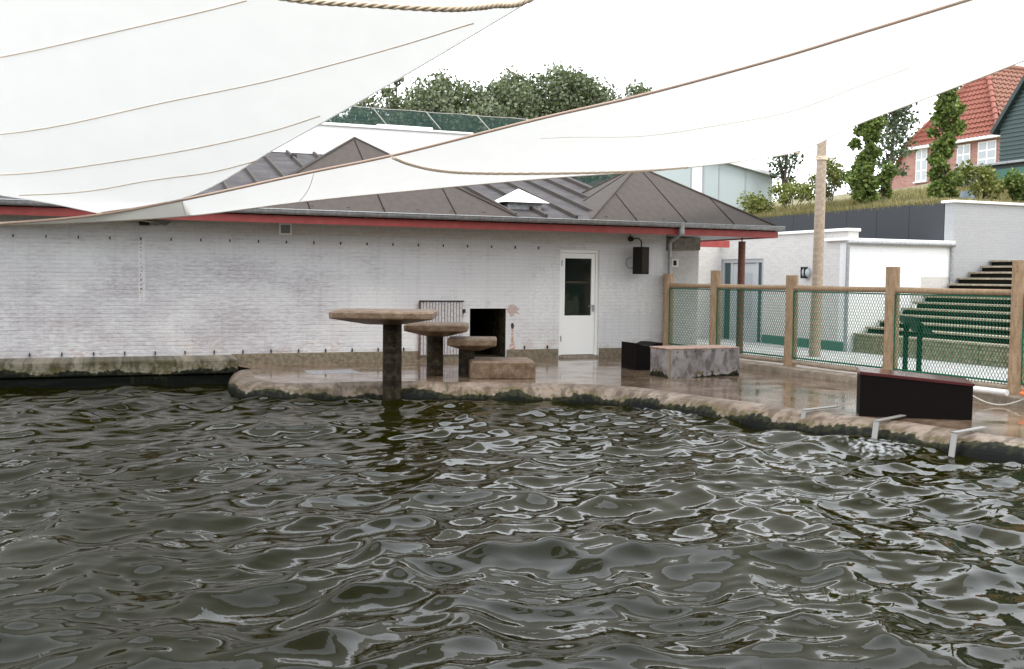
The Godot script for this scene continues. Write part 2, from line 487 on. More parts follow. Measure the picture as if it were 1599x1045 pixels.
	glass.transparency = BaseMaterial3D.TRANSPARENCY_ALPHA
	var net := mat("net", Color(0.10, 0.22, 0.20, 0.62), 0.8)
	net.transparency = BaseMaterial3D.TRANSPARENCY_ALPHA
	var water := mat("water", lin(0.012, 0.015, 0.009), 0.025)
	water.metallic_specular = 0.21
	water.uv1_triplanar = true
	water.uv1_world_triplanar = true
	water.uv1_scale = Vector3.ONE / 1.7
	water.normal_enabled = true
	water.normal_texture = bumps(121, 512, 0.022, 2.0)
	water.normal_scale = 0.16
	water.vertex_color_use_as_albedo = true
	water.albedo_color = Color.WHITE
	for a in [["leaf_wood", 0.9], ["leaf_garden", 1.0], ["grass_blade", 0.6]]:
		var l := mat(a[0], Color.WHITE, 0.6)
		l.vertex_color_use_as_albedo = true
		l.backlight_enabled = true
		l.backlight = Color(0.6, 0.75, 0.3) * a[1]

# ------------------------------------------------------------------ the pool and the deck
func smooth_edge(step: float) -> Array:
	var pts := []
	for p in DECK_EDGE:
		pts.append(Vector3(p.x, 0, p.y))
	var out := []
	var total := 0.0
	for i in pts.size() - 1:
		total += pts[i].distance_to(pts[i + 1])
	var n := int(total / step)
	for i in n + 1:
		out.append(crom(pts, float(i) / n))
	return out

func water() -> void:
	var x0 := -7.9
	var x1 := 10.2
	var nx := 800
	var zs := PackedFloat32Array()
	var z := -1.2
	while z > -17.95:
		zs.append(z)
		z -= 0.016 + 0.0016 * -z
	zs.append(-17.96)
	var nz := zs.size()
	var waves := 22
	var dirs := PackedVector2Array()
	var fr := PackedFloat32Array()
	var wt := PackedFloat32Array()
	var r := RandomNumberGenerator.new()
	r.seed = 5
	for i in waves:
		# a slow swell, the cells of about half a metre that the eye picks out, and a few fine ripples
		var long: float
		var steep: float
		if i < 5:
			long = lerpf(2.6, 1.3, i / 4.0)
			steep = 0.10
		elif i < 16:
			long = lerpf(0.95, 0.34, pow((i - 5) / 10.0, 0.8))
			steep = 0.15
		else:
			long = lerpf(0.30, 0.16, (i - 16) / 5.0)
			steep = 0.08
		var a := r.randf() * TAU
		dirs.append(Vector2(cos(a), sin(a)))
		fr.append(TAU / long)
		wt.append(steep * long / TAU)
	var calm := noise(15, 0.22, 2)
	var foam_n := noise(18, 11.0, 4)
	var hs := PackedFloat32Array()
	hs.resize(nx * nz)
	var v := PackedVector3Array()
	v.resize(nx * nz)
	var dx := (x1 - x0) / (nx - 1)
	for j in nz:
		var zz := zs[j]
		for i in nx:
			var x := x0 + dx * i
			var p := Vector2(x, zz)
			var acc := 0.0
			var fine := clampf(0.8 + 1.7 * calm.get_noise_2d(x * 1.7 + 30, zz * 1.7), 0.15, 1.8) + 1.5 * exp(-(pow((x - 7.0) / 0.8, 2) + pow((zz + 10.9) / 1.7, 2)))
			for k in waves:
				var d := dirs[k]
				var ph := d.dot(p) * fr[k] + k * 1.7
				var e := exp(sin(ph) - 1.0)
				acc += (e - 0.466) * wt[k] * (fine if k > 15 else 1.0)
				p -= d * (e * cos(ph) * 0.16 / fr[k])
			var h := acc * 1.0
			var lively := 0.92 + 0.35 * calm.get_noise_2d(x, zz)
			# the swell pushed up beside the steel angles
			var smooth_ := exp(-(pow((x - 7.15) / 0.42, 2) + pow((zz + 9.75) / 0.34, 2)))
			lively *= 1.0 - 0.9 * smooth_
			var hump := 0.08 * exp(-(pow((x - 7.5) / 0.24, 2) + pow((zz + 9.05) / 0.3, 2))) + 0.07 * exp(-(pow((x - 7.65) / 0.34, 2) + pow((zz + 8.4) / 0.3, 2)))
			h = h * lively + 0.06 * smooth_ + hump
			hs[j * nx + i] = h
			v[j * nx + i] = Vector3(x, WATER_Y + h, zz)
	print("waves done")
	var nor := PackedVector3Array()
	nor.resize(nx * nz)
	var col := PackedColorArray()
	col.resize(nx * nz)
	var body := Color(0.0092, 0.0092, 0.0028)
	for j in nz:
		var ja := maxi(j - 1, 0)
		var jb := mini(j + 1, nz - 1)
		for i in nx:
			var ia := maxi(i - 1, 0)
			var ib := mini(i + 1, nx - 1)
			var gx := (hs[j * nx + ib] - hs[j * nx + ia]) / (dx * (ib - ia))
			var gz := (hs[jb * nx + i] - hs[ja * nx + i]) / (zs[jb] - zs[ja])
			nor[j * nx + i] = Vector3(-gx, 1, -gz).normalized()
			var x := x0 + dx * i
			var zz := zs[j]
			var near_swell := exp(-(pow((x - 7.55) / 0.35, 2) + pow((zz + 8.5) / 0.45, 2))) + 0.8 * exp(-(pow((x - 6.9) / 0.3, 2) + pow((zz + 11.9) / 0.9, 2)))
			var fo := clampf((near_swell * (0.75 + foam_n.get_noise_2d(x, zz) * 2.2) - 0.5) * 2.0, 0, 1)
			col[j * nx + i] = body.lerp(Color(0.36, 0.37, 0.38), fo * 0.75)
	var idx := PackedInt32Array()
	idx.resize((nx - 1) * (nz - 1) * 6)
	var q := 0
	for j in nz - 1:
		for i in nx - 1:
			var a := j * nx + i
			idx[q] = a
			idx[q + 1] = a + nx + 1
			idx[q + 2] = a + 1
			idx[q + 3] = a
			idx[q + 4] = a + nx
			idx[q + 5] = a + nx + 1
			q += 6
	var arr := []
	arr.resize(Mesh.ARRAY_MAX)
	arr[Mesh.ARRAY_VERTEX] = v
	arr[Mesh.ARRAY_NORMAL] = nor
	arr[Mesh.ARRAY_COLOR] = col
	arr[Mesh.ARRAY_INDEX] = idx
	var me := ArrayMesh.new()
	me.add_surface_from_arrays(Mesh.PRIMITIVE_TRIANGLES, arr)
	var o := hang(me, "pool_water", M.water)
	o.set_meta("kind", "structure")

func deck() -> void:
	var e := smooth_edge(0.12)
	var wob := noise(91, 0.7, 3)
	var prof := [[-0.26, 0.0], [-0.17, -0.003], [-0.09, -0.014], [-0.02, -0.036], [0.04, -0.07], [0.08, -0.115], [0.105, -0.165], [0.115, -0.25], [0.115, -0.5], [0.115, -1.4]]
	var m := edge_texture("coping", 2048, 128, 26.0, 0.62, 0.16, Color(0.25, 0.2, 0.16), Color(0.125, 0.092, 0.065), -0.05, 95)
	var inner := []
	var st := SurfaceTool.new()
	st.begin(Mesh.PRIMITIVE_TRIANGLES)
	st.set_smooth_group(0)
	var rows := []
	var run := 0.0
	for i in e.size():
		var d: Vector3 = (e[mini(i + 1, e.size() - 1)] - e[maxi(i - 1, 0)]).normalized()
		var out := Vector3(-d.z, 0, d.x)
		if i > 0:
			run += e[i].distance_to(e[i - 1])
		var row := []
		for k in prof.size():
			var n := wob.get_noise_2d(run, 0.0) * 0.05
			var y: float = prof[k][1] + (wob.get_noise_2d(run * 1.5 + 50, k * 0.2) * 0.006 if k > 1 else 0.0)
			var p: Vector3 = e[i] - out * (prof[k][0] + n) * -1.0
			row.append([Vector3(p.x, y, p.z), Vector2(run / 26.0, clampf((0.16 - (prof[k][1] + (0.0 if k > 3 else 0.14 - 0.035 * k))) / 0.62, 0, 1))])
		inner.append(Vector2(row[0][0].x, row[0][0].z))
		rows.append(row)
	for i in rows.size() - 1:
		for k in prof.size() - 1:
			for c in [[i, k], [i + 1, k + 1], [i, k + 1], [i, k], [i + 1, k], [i + 1, k + 1]]:
				st.set_uv(rows[c[0]][c[1]][1])
				st.add_vertex(rows[c[0]][c[1]][0])
	st.generate_normals()
	st.generate_tangents()
	var o := hang(st.commit(), "deck_edge", m)
	o.set_meta("kind", "structure")
	var poly := PackedVector2Array(inner)
	poly.append_array([Vector2(10.62, -1.0), Vector2(10.62, -17.97), Vector2(1.95, -17.97)])
	var ids := Geometry2D.triangulate_polygon(poly)
	st = ST()
	for i in range(0, ids.size(), 3):
		var t := []
		for k in 3:
			t.append(Vector3(poly[ids[i + k]].x, 0, poly[ids[i + k]].y))
		tri(st, t[0], t[1], t[2], Vector3.UP)
	setting(st, "pool_deck", M.deck)
	# a concrete manhole slab let into the deck
	st = ST()
	span(st, 2.95, 3.75, -0.02, 0.006, -16.6, -16.0, 0.004)
	var man := put(st, "access_cover", tri_mat("cover", blotch(97, 128, Color(0.2, 0.2, 0.22), Color(0.27, 0.27, 0.29), Color(0.34, 0.34, 0.36), 0.03, 0.2), 0.6, 0.2))
	tag(man, "flat grey rectangular cover let into the wet deck near the ledge end", "cover")
	# ledge along the left part of the wall
	var lm := edge_texture("ledge_face", 2048, 128, 10.0, 0.62, 0.19, Color(0.25, 0.22, 0.165), Color(0.085, 0.075, 0.04), 0.01, 99)
	st = SurfaceTool.new()
	st.begin(Mesh.PRIMITIVE_TRIANGLES)
	st.set_smooth_group(-1)
	var lp := [[-17.98, 0.17], [-17.12, 0.17], [-17.07, 0.15], [-17.06, -0.05], [-17.12, -0.09], [-17.14, -1.3]]
	for k in lp.size() - 1:
		var y_uv := func(q): return clampf((0.19 - lp[q][1]) / 0.62, 0.02, 1.0)
		var a := Vector3(-8.0, lp[k][1], lp[k][0])
		var b := Vector3(1.97, lp[k][1], lp[k][0])
		var c := Vector3(1.97, lp[k + 1][1], lp[k + 1][0])
		var d := Vector3(-8.0, lp[k + 1][1], lp[k + 1][0])
		for q in [[a, 0, k], [b, 1, k], [c, 1, k + 1], [a, 0, k], [c, 1, k + 1], [d, 0, k + 1]]:
			st.set_uv(Vector2(q[1], y_uv.call(q[2])))
			st.add_vertex(q[0])
	for k in lp.size() - 1:
		for q in [Vector2(lp[k][0], lp[k][1]), Vector2(lp[k + 1][0], lp[k + 1][1]), Vector2(-17.98, -1.3)]:
			st.set_uv(Vector2((q.x + 18.0) * 0.1, clampf((0.19 - q.y) / 0.62, 0.02, 1.0)))
			st.add_vertex(Vector3(1.97, q.y, q.x))
	st.generate_normals()
	st.generate_tangents()
	o = hang(st.commit(), "pool_ledge", lm)
	o.set_meta("kind", "structure")
	# the near and left banks of the pool, out of the picture
	st = ST()
	span(st, -40, 10.9, -1.4, -0.004, -1.2, 14)
	span(st, -40, -7.8, -1.4, -0.004, -18, -1.2)
	setting(st, "pool_bank", M.concrete)
	st = ST()
	span(st, -8, 10.4, -1.6, -1.35, -18, -1)
	setting(st, "pool_floor", M.dark_room)
	# the kerb under the fence and the one that closes the deck on the right
	st = ST()
	var k0 := Vector3(10.42, 0, -17.95)
	var k1 := Vector3(10.9, 0, -9.3)
	var dir := (k1 - k0).normalized()
	var bas := Basis(dir, Vector3.UP, dir.cross(Vector3.UP))
	box(st, (k0 + k1) / 2 + Vector3(0.06, -0.09, 0), Vector3(k0.distance_to(k1), 0.42, 0.5), bas, 0.02)
	setting(st, "fence_kerb", tri_mat("kerb_stone", blotch(101, 256, Color(0.16, 0.12, 0.085), Color(0.28, 0.225, 0.17), Color(0.4, 0.34, 0.27), 0.02, 0.12), 1.3, 0.6))
	st = ST()
	k0 = Vector3(10.75, 0, -9.15)
	k1 = Vector3(9.0, 0, -6.4)
	dir = (k1 - k0).normalized()
	box(st, (k0 + k1) / 2 + Vector3(0.1, 0.0, 0.05), Vector3(k0.distance_to(k1), 0.3, 0.34), Basis(dir, Vector3.UP, dir.cross(Vector3.UP)), 0.025)
	setting(st, "deck_kerb", M.kerb_stone)

func ground() -> void:
	var st := ST()
	# paved court behind the fence, the open land behind and beside it
	span(st, 10.6, 22, -0.6, -0.1, -24.7, -2)
	setting(st, "court_pavement", M.paving)
	st = ST()
	var y := -0.6
	for r in [[-400, 400, -400, -24.6], [22, 400, -24.6, 400], [-400, -7.9, -24.6, 400], [-7.9, 22, 13.9, 400], [-7.9, 10.6, -24.6, -18.2]]:
		quad(st, Vector3(r[0], y, r[2]), Vector3(r[1], y, r[2]), Vector3(r[1], y, r[3]), Vector3(r[0], y, r[3]), Vector3.UP)
	setting(st, "ground", M.soil)
	# the grassy bank behind the court walls
	st = SurfaceTool.new()
	st.begin(Mesh.PRIMITIVE_TRIANGLES)
	st.set_smooth_group(0)
	var n := 60
	for i in n:
		for j in n:
			var c := []
			for q in [[0, 0], [1, 0], [1, 1], [0, 1]]:
				var x := 19.36 + 45.0 * pow((i + q[0]) / float(n), 1.6)
				var z := -19.45 - 45.0 * pow((j + q[1]) / float(n), 1.5)
				c.append(Vector3(x, hill(x, z), z))
			quad(st, c[0], c[1], c[2], c[3], Vector3.UP)
	setting(st, "grass_bank", M.soil)

func hill(x: float, z: float) -> float:
	var n := sin(x * 1.3 + z * 0.7) * 0.06 + sin(x * 0.41 - z * 0.53) * 0.12
	var back := smoothstep(-19.5, -25.0, z)
	return 3.40 + 2.4 * smoothstep(20, 38, x) * back + n * smoothstep(19.4, 21, x) * back + 0.3 * smoothstep(19.4, 20.4, x) * back

# ------------------------------------------------------------------ the pool house
func wall_piece(st: SurfaceTool, x0: float, x1: float, y0: float, y1: float, z0: float, z1: float) -> void:
	# front face with the wall's own texture coordinates, and the reveals behind it
	var uv := func(p: Vector3): return Vector2((p.x + 8.2) / 18.8, (2.75 - p.y) / 2.9)
	var a := Vector3(x0, y0, z1)
	var b := Vector3(x1, y0, z1)
	var c := Vector3(x1, y1, z1)
	var d := Vector3(x0, y1, z1)
	var back := Vector3(0, 0, z0 - z1)
	for f in [[a, d, c, b], [a, a + back, d + back, d], [b, c, c + back, b + back], [d, d + back, c + back, c], [a, b, b + back, a + back]]:
		for k in [0, 1, 2, 0, 2, 3]:
			st.set_uv(uv.call(f[k]))
			st.add_vertex(f[k])

func pyramid(st: SurfaceTool, x0: float, x1: float, z0: float, z1: float, y: float, apex: Vector3) -> void:
	var c := [Vector3(x0, y, z1), Vector3(x1, y, z1), Vector3(x1, y, z0), Vector3(x0, y, z0)]
	for i in 4:
		tri(st, c[i], c[(i + 1) % 4], apex, (c[i] + c[(i + 1) % 4]) / 2 - Vector3(apex.x, y - 2, apex.z))

func strip(called: String, m: Material, parent: Node3D, a: Vector3, b: Vector3, n: Vector3, wide: float, thick: float) -> void:
	var d := (b - a).normalized()
	var s := d.cross(n).normalized()
	var st := ST()
	box(st, (a + b) / 2 + n.normalized() * thick * 0.3, Vector3(a.distance_to(b), thick, wide), Basis(d, s.cross(d) * 1.0, s))
	put(st, called, m, parent)

func pool_house() -> void:
	var t := thing("pool_house", "long low white brick pool house with red fascia and dark hipped roofs", "building", Vector3(1.2, 0, -18))
	# front wall in pieces round the door and the hatch
	var st := SurfaceTool.new()
	st.begin(Mesh.PRIMITIVE_TRIANGLES)
	st.set_smooth_group(-1)
	var zf := WALL_Z
	var zb := WALL_Z - 0.3
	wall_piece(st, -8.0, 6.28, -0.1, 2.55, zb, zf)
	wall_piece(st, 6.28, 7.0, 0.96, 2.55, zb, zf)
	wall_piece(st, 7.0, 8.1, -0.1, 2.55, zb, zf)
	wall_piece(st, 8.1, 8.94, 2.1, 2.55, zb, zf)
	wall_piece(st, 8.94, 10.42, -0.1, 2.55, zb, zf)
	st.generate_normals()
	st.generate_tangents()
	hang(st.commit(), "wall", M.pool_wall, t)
	bx("side_wall", M.white_brick, t, 10.12, 10.42, -0.2, 2.55, -24.0, -18.31)
	bx("side_wall", M.white_brick, t, -8.0, -7.7, -0.2, 2.55, -24.0, -18.31)
	bx("back_wall", M.white_brick, t, -8.0, 10.42, -0.2, 4.3, -24.3, -24.01)
	bx("floor", M.dark_room, t, -7.69, 10.11, -0.2, 0.02, -24.0, -18.31)
	bx("ceiling", M.dark_room, t, -7.69, 10.11, 2.5, 2.56, -24.0, -18.31)
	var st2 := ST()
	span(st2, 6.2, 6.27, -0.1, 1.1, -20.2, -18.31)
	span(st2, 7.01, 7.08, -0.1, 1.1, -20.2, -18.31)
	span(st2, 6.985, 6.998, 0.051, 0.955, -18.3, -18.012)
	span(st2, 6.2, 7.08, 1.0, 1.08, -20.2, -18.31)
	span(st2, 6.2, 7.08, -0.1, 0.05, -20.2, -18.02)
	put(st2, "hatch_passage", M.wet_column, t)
	# upper band, a finger proud of the wall, as the photograph's faint ledge
	bx("wall_band", M.white_brick, t, -8.0, 10.4, 2.235, 2.52, -18.0, -17.985)
	for s in [[1.97, 6.26], [7.02, 8.08], [8.96, 10.42]]:
		bx("plinth", M.plinth, t, s[0], s[1], -0.05, 0.185, -18.0, -17.972, 0.004)
	# eaves
	var fascia := bx("fascia", M.red_paint, t, -8.2, 12.66, 2.41, 2.535, -17.44, -17.4)
	fascia.set_meta("label", "dull red eaves board under the gutter")
	bx("soffit", M.trim_grey, t, -8.2, 12.62, 2.44, 2.46, -17.985, -17.44)
	bx("porch_soffit", M.trim_grey, t, 10.43, 12.62, 2.44, 2.462, -21.45, -17.99)
	bx("porch_fascia", M.red_paint, t, 12.62, 12.66, 2.41, 2.53, -21.5, -17.45)
	var st3 := ST()
	var gut := []
	for i in 9:
		var a := PI * i / 8.0
		gut.append(Vector2(-cos(a) * 0.068, -sin(a) * 0.075))
	st3.set_smooth_group(0)
	for i in 8:
		for s in [1.0, 0.9]:
			var a := Vector3(-8.2, 2.625 + gut[i].y * s, -17.325 + gut[i].x * s)
			var b := Vector3(-8.2, 2.625 + gut[i + 1].y * s, -17.325 + gut[i + 1].x * s)
			var l := Vector3(20.92, 0, 0)
			quad(st3, a, b, b + l, a + l, Vector3(0, gut[i].y, gut[i].x) * (1.0 if s == 1.0 else -1.0))
	st3.set_smooth_group(-1)
	tube(st3, [Vector3(-8.2, 2.63, -17.255), Vector3(12.72, 2.63, -17.255)], 0.011, -1, 6)
	span(st3, 12.72, 12.73, 2.55, 2.635, -17.39, -17.26)
	var gutter := put(st3, "gutter", M.zinc, t)
	var x := -7.9
	while x < 12.6:
		var sb := ST()
		var prev := Vector3.ZERO
		for i in 9:
			var p := Vector3(x, 2.625 + gut[i].y * 1.06, -17.325 + gut[i].x * 1.06)
			if i > 0:
				box(sb, (p + prev) / 2, Vector3(0.03, 0.006, p.distance_to(prev) + 0.004), Basis(Vector3.RIGHT, (p - prev).cross(Vector3.RIGHT).normalized(), (p - prev).normalized()))
			prev = p
		put(sb, "gutter_strap", M.galvanised, gutter)
		x += 0.86
	# the long standing seam roof behind the two pyramids
	st = ST()
	var e0 := Vector3(-8.2, 2.62, -17.4)
	var r0 := Vector3(-8.2, 4.36, -24.1)
	var along := Vector3(18.62, 0, 0)
	var rn := Vector3(0, 6.7, 1.74).normalized()
	quad(st, e0, r0, r0 + along, e0 + along, rn)
	quad(st, e0 - rn * 0.12, r0 - rn * 0.12, r0 + along - rn * 0.12, e0 + along - rn * 0.12, -rn)
	quad(st, r0, r0 + along, r0 + along + Vector3(0, -2.2, -4), r0 + Vector3(0, -2.2, -4), Vector3(0, 1, -0.5))
	quad(st, e0 + along, r0 + along, r0 + along - Vector3(0, 2, 0), e0 + along - Vector3(0, 0.2, 0), Vector3.RIGHT)
	var roof := put(st, "long_roof", M.seam_roof, t)
	x = -7.9
	while x < 10.4:
		var o := Vector3(x + 8.2, 0, 0)
		strip("standing_seam", M.felt, roof, e0 + o + (r0 - e0) * 0.02, r0 + o - (r0 - e0) * 0.01, rn, 0.05, 0.09)
		x += 0.62
	bx("ridge_cap", M.hall_white, roof, -8.2, 10.42, 4.36, 4.42, -24.3, -24.05)
	for vx in [3.9, 4.9]:
		rod("roof_vent", M.iron, roof, [Vector3(vx, 4.0, -23.2), Vector3(vx, 4.22, -23.2)], 0.09, 0.07)
	# pyramids
	for p in [[2.0, 7.0, Vector3(4.52, 4.22, -19.88)], [8.44, 12.64, Vector3(10.52, 3.93, -19.45)]]:
		var w: float = p[1] - p[0]
		var ap: Vector3 = p[2]
		st = ST()
		pyramid(st, p[0], p[1], -17.38 - w, -17.38, 2.625, ap)
		var py := put(st, "hipped_roof", M.felt, t)
		if p[0] > 8:
			st = ST()
			span(st, 10.43, 12.64, 2.47, 2.62, -21.5, -17.46)
			put(st, "roof_deck", M.dark_room, t)
		# felt joints running up the slopes and rolls on the hips
		var fn := Vector3(0, w / 2, ap.y - 2.625).normalized()
		for q in [0.24, 0.5, 0.76]:
			var foot := Vector3(lerpf(p[0], p[1], q), 2.63, -17.38)
			var rise := 1.0 - absf(q - 0.5) * 2.0
			var top := Vector3(foot.x, lerpf(2.625, ap.y, rise), lerpf(-17.38, ap.z, rise))
			strip("felt_joint", M.joint, py, foot, foot.lerp(top, 0.97), fn, 0.018, 0.008)
		for cx in [p[0], p[1]]:
			rod("hip_roll", M.felt, py, [Vector3(cx, 2.64, -17.38), ap + Vector3(0, 0.01, 0)], 0.022)
			rod("hip_roll", M.felt, py, [Vector3(cx, 2.64, -17.38 - w), ap + Vector3(0, 0.01, 0)], 0.022)
		var sn := Vector3(-(ap.y - 2.625), w / 2, 0).normalized()
		for q in [0.5]:
			var foot := Vector3(p[0], 2.63, -17.38 - w * q)
			var rise := 1.0 - absf(q - 0.5) * 2.0
			strip("felt_joint", M.joint, py, foot, foot.lerp(Vector3(lerpf(p[0], ap.x, rise), lerpf(2.625, ap.y, rise), foot.z), 0.97), sn, 0.025, 0.012)
	# skylight between them
	var sk := bx("skylight", M.zinc, t, 7.12, 7.82, 2.75, 2.98, -18.95, -18.28, 0.01)
	st = ST()
	pyramid(st, 7.0, 7.94, -19.08, -18.16, 2.98, Vector3(7.46, 3.27, -18.6))
	quad(st, Vector3(7.0, 2.975, -18.16), Vector3(7.94, 2.975, -18.16), Vector3(7.94, 2.975, -19.08), Vector3(7.0, 2.975, -19.08), Vector3.DOWN)
	put(st, "dome", M.hall_white, sk)
	# vent grille
	var vent := bx("vent", M.trim_grey, t, 2.79, 2.97, 2.255, 2.415, -17.985, -17.975)
	for f in [[2.77, 2.8, 2.235, 2.435], [2.96, 2.99, 2.235, 2.435], [2.8, 2.96, 2.405, 2.435], [2.8, 2.96, 2.235, 2.262]]:
		bx("frame", M.white_paint, vent, f[0], f[1], f[2], f[3], -17.985, -17.955)
	for i in 7:
		bx("slat", M.zinc, vent, 2.805, 2.955, 2.268 + i * 0.02, 2.279 + i * 0.02, -17.96, -17.952)
	# hooks along the wall, above and below
	for i in 33:
		var hx := -7.06 + i * 0.4743
		if hx < 7.8 or hx > 9.1:
			bx("bolt", M.iron, t, hx - 0.009, hx + 0.009, 2.09, 2.135, -18.0, -17.975)
		var lx := -6.85 + i * 0.4743
		if lx < 8.0 and not (lx > 6.0 and lx < 7.05):
			bx("bolt", M.iron, t, lx - 0.009, lx + 0.009, 0.19, 0.25, -18.0, -17.965)
	# ribbed sliding hatch
	var hd := bx("hatch_door", M.trim_grey, t, 5.3, 6.12, 0.1, 1.1, -17.99, -17.965)
	var hm := tri_mat("hatch_board", blotch(103, 256, Color(0.27, 0.23, 0.225), Color(0.43, 0.40, 0.40), Color(0.55, 0.53, 0.53), 0.03, 0.12), 0.5, 0.7)
	for i in 14:
		bx("board", hm, hd, 5.315 + i * 0.0575, 5.36 + i * 0.0575, 0.11, 1.085, -17.965, -17.948 + 0.004 * (i % 3), 0.004)
	bx("rail", M.iron, hd, 5.28, 6.14, 1.085, 1.11, -17.965, -17.935)
	bx("rail", M.rust, hd, 5.28, 5.305, 0.05, 1.085, -17.965, -17.935)
	bx("latch", M.iron, hd, 6.13, 6.17, 0.88, 0.95, -17.99, -17.93)
	bx("latch", M.iron, hd, 6.14, 6.17, 0.56, 0.6, -17.99, -17.93)
	# door
	var door := bx("door", M.white_paint, t, 8.16, 8.88, 0.06, 0.82, -18.1, -18.055, 0.004)
	for f in [[8.16, 8.235, 0.82, 2.03], [8.805, 8.88, 0.82, 2.03], [8.235, 8.805, 1.93, 2.03]]:
		bx("stile", M.white_paint, door, f[0], f[1], f[2], f[3], -18.1, -18.055, 0.003)
	for f in [[8.1, 8.155, 0.02, 2.1], [8.885, 8.94, 0.02, 2.1], [8.155, 8.885, 2.035, 2.1]]:
		bx("frame", M.white_paint, door, f[0], f[1], f[2], f[3], -18.14, -18.035, 0.003)
	bx("sill", M.concrete, door, 8.1, 8.94, -0.05, 0.05, -18.14, -17.99)
	bx("pane", M.glass, door, 8.235, 8.805, 0.82, 1.93, -18.085, -18.075)
	bx("handle", M.chrome, door, 8.72, 8.84, 1.0, 1.016, -18.02, -18.006, 0.003)
	bx("handle_plate", M.chrome, door, 8.825, 8.85, 0.9, 1.03, -18.054, -18.02)
	for hy in [1.78, 0.32]:
		bx("hinge", M.galvanised, door, 8.145, 8.165, hy, hy + 0.11, -18.054, -18.03)
	bx("shelf", M.pale_wood, t, 8.0, 9.6, 1.45, 1.48, -19.6, -19.2)
	# downpipe at the corner, with its offset from the gutter
	var dp := rod("downpipe", M.zinc, t, [Vector3(10.36, 2.58, -17.33), Vector3(10.36, 2.42, -17.36), Vector3(10.47, 2.3, -17.9), Vector3(10.47, 2.2, -17.93), Vector3(10.47, 0.02, -17.93)], 0.038)
	rod("collar", M.zinc, dp, [Vector3(10.36, 2.62, -17.3), Vector3(10.36, 2.42, -17.3)], 0.05)
	# wing behind the corner: two white wall pieces, a timber box under the soffit, an inner fascia
	bx("wing_wall", M.white_brick, t, 10.43, 12.18, -0.2, 2.44, -19.9, -19.6)
	bx("court_end_wall", M.white_brick, t, 12.18, 16.1, -0.2, 2.9, -25.0, -24.7)
	bx("inner_fascia", M.red_paint, t, 12.2, 14.6, 2.36, 2.53, -22.1, -22.06)
	bx("timber_box", tri_mat("box_wood", blotch(105, 128, Color(0.13, 0.11, 0.085), Color(0.2, 0.175, 0.14), Color(0.28, 0.25, 0.2), 0.03, 0.15), 0.6, 0.8), t, 10.95, 11.6, 2.16, 2.42, -19.6, -18.6, 0.01)
	var pc := rod("porch_post", M.rust, t, [Vector3(12.45, -0.12, -18.35), Vector3(12.45, 2.36, -18.35)], 0.075, -1, 14)
	rod("head_bolt", M.iron, pc, [Vector3(12.45, 2.36, -18.35), Vector3(12.45, 2.45, -18.35)], 0.015)

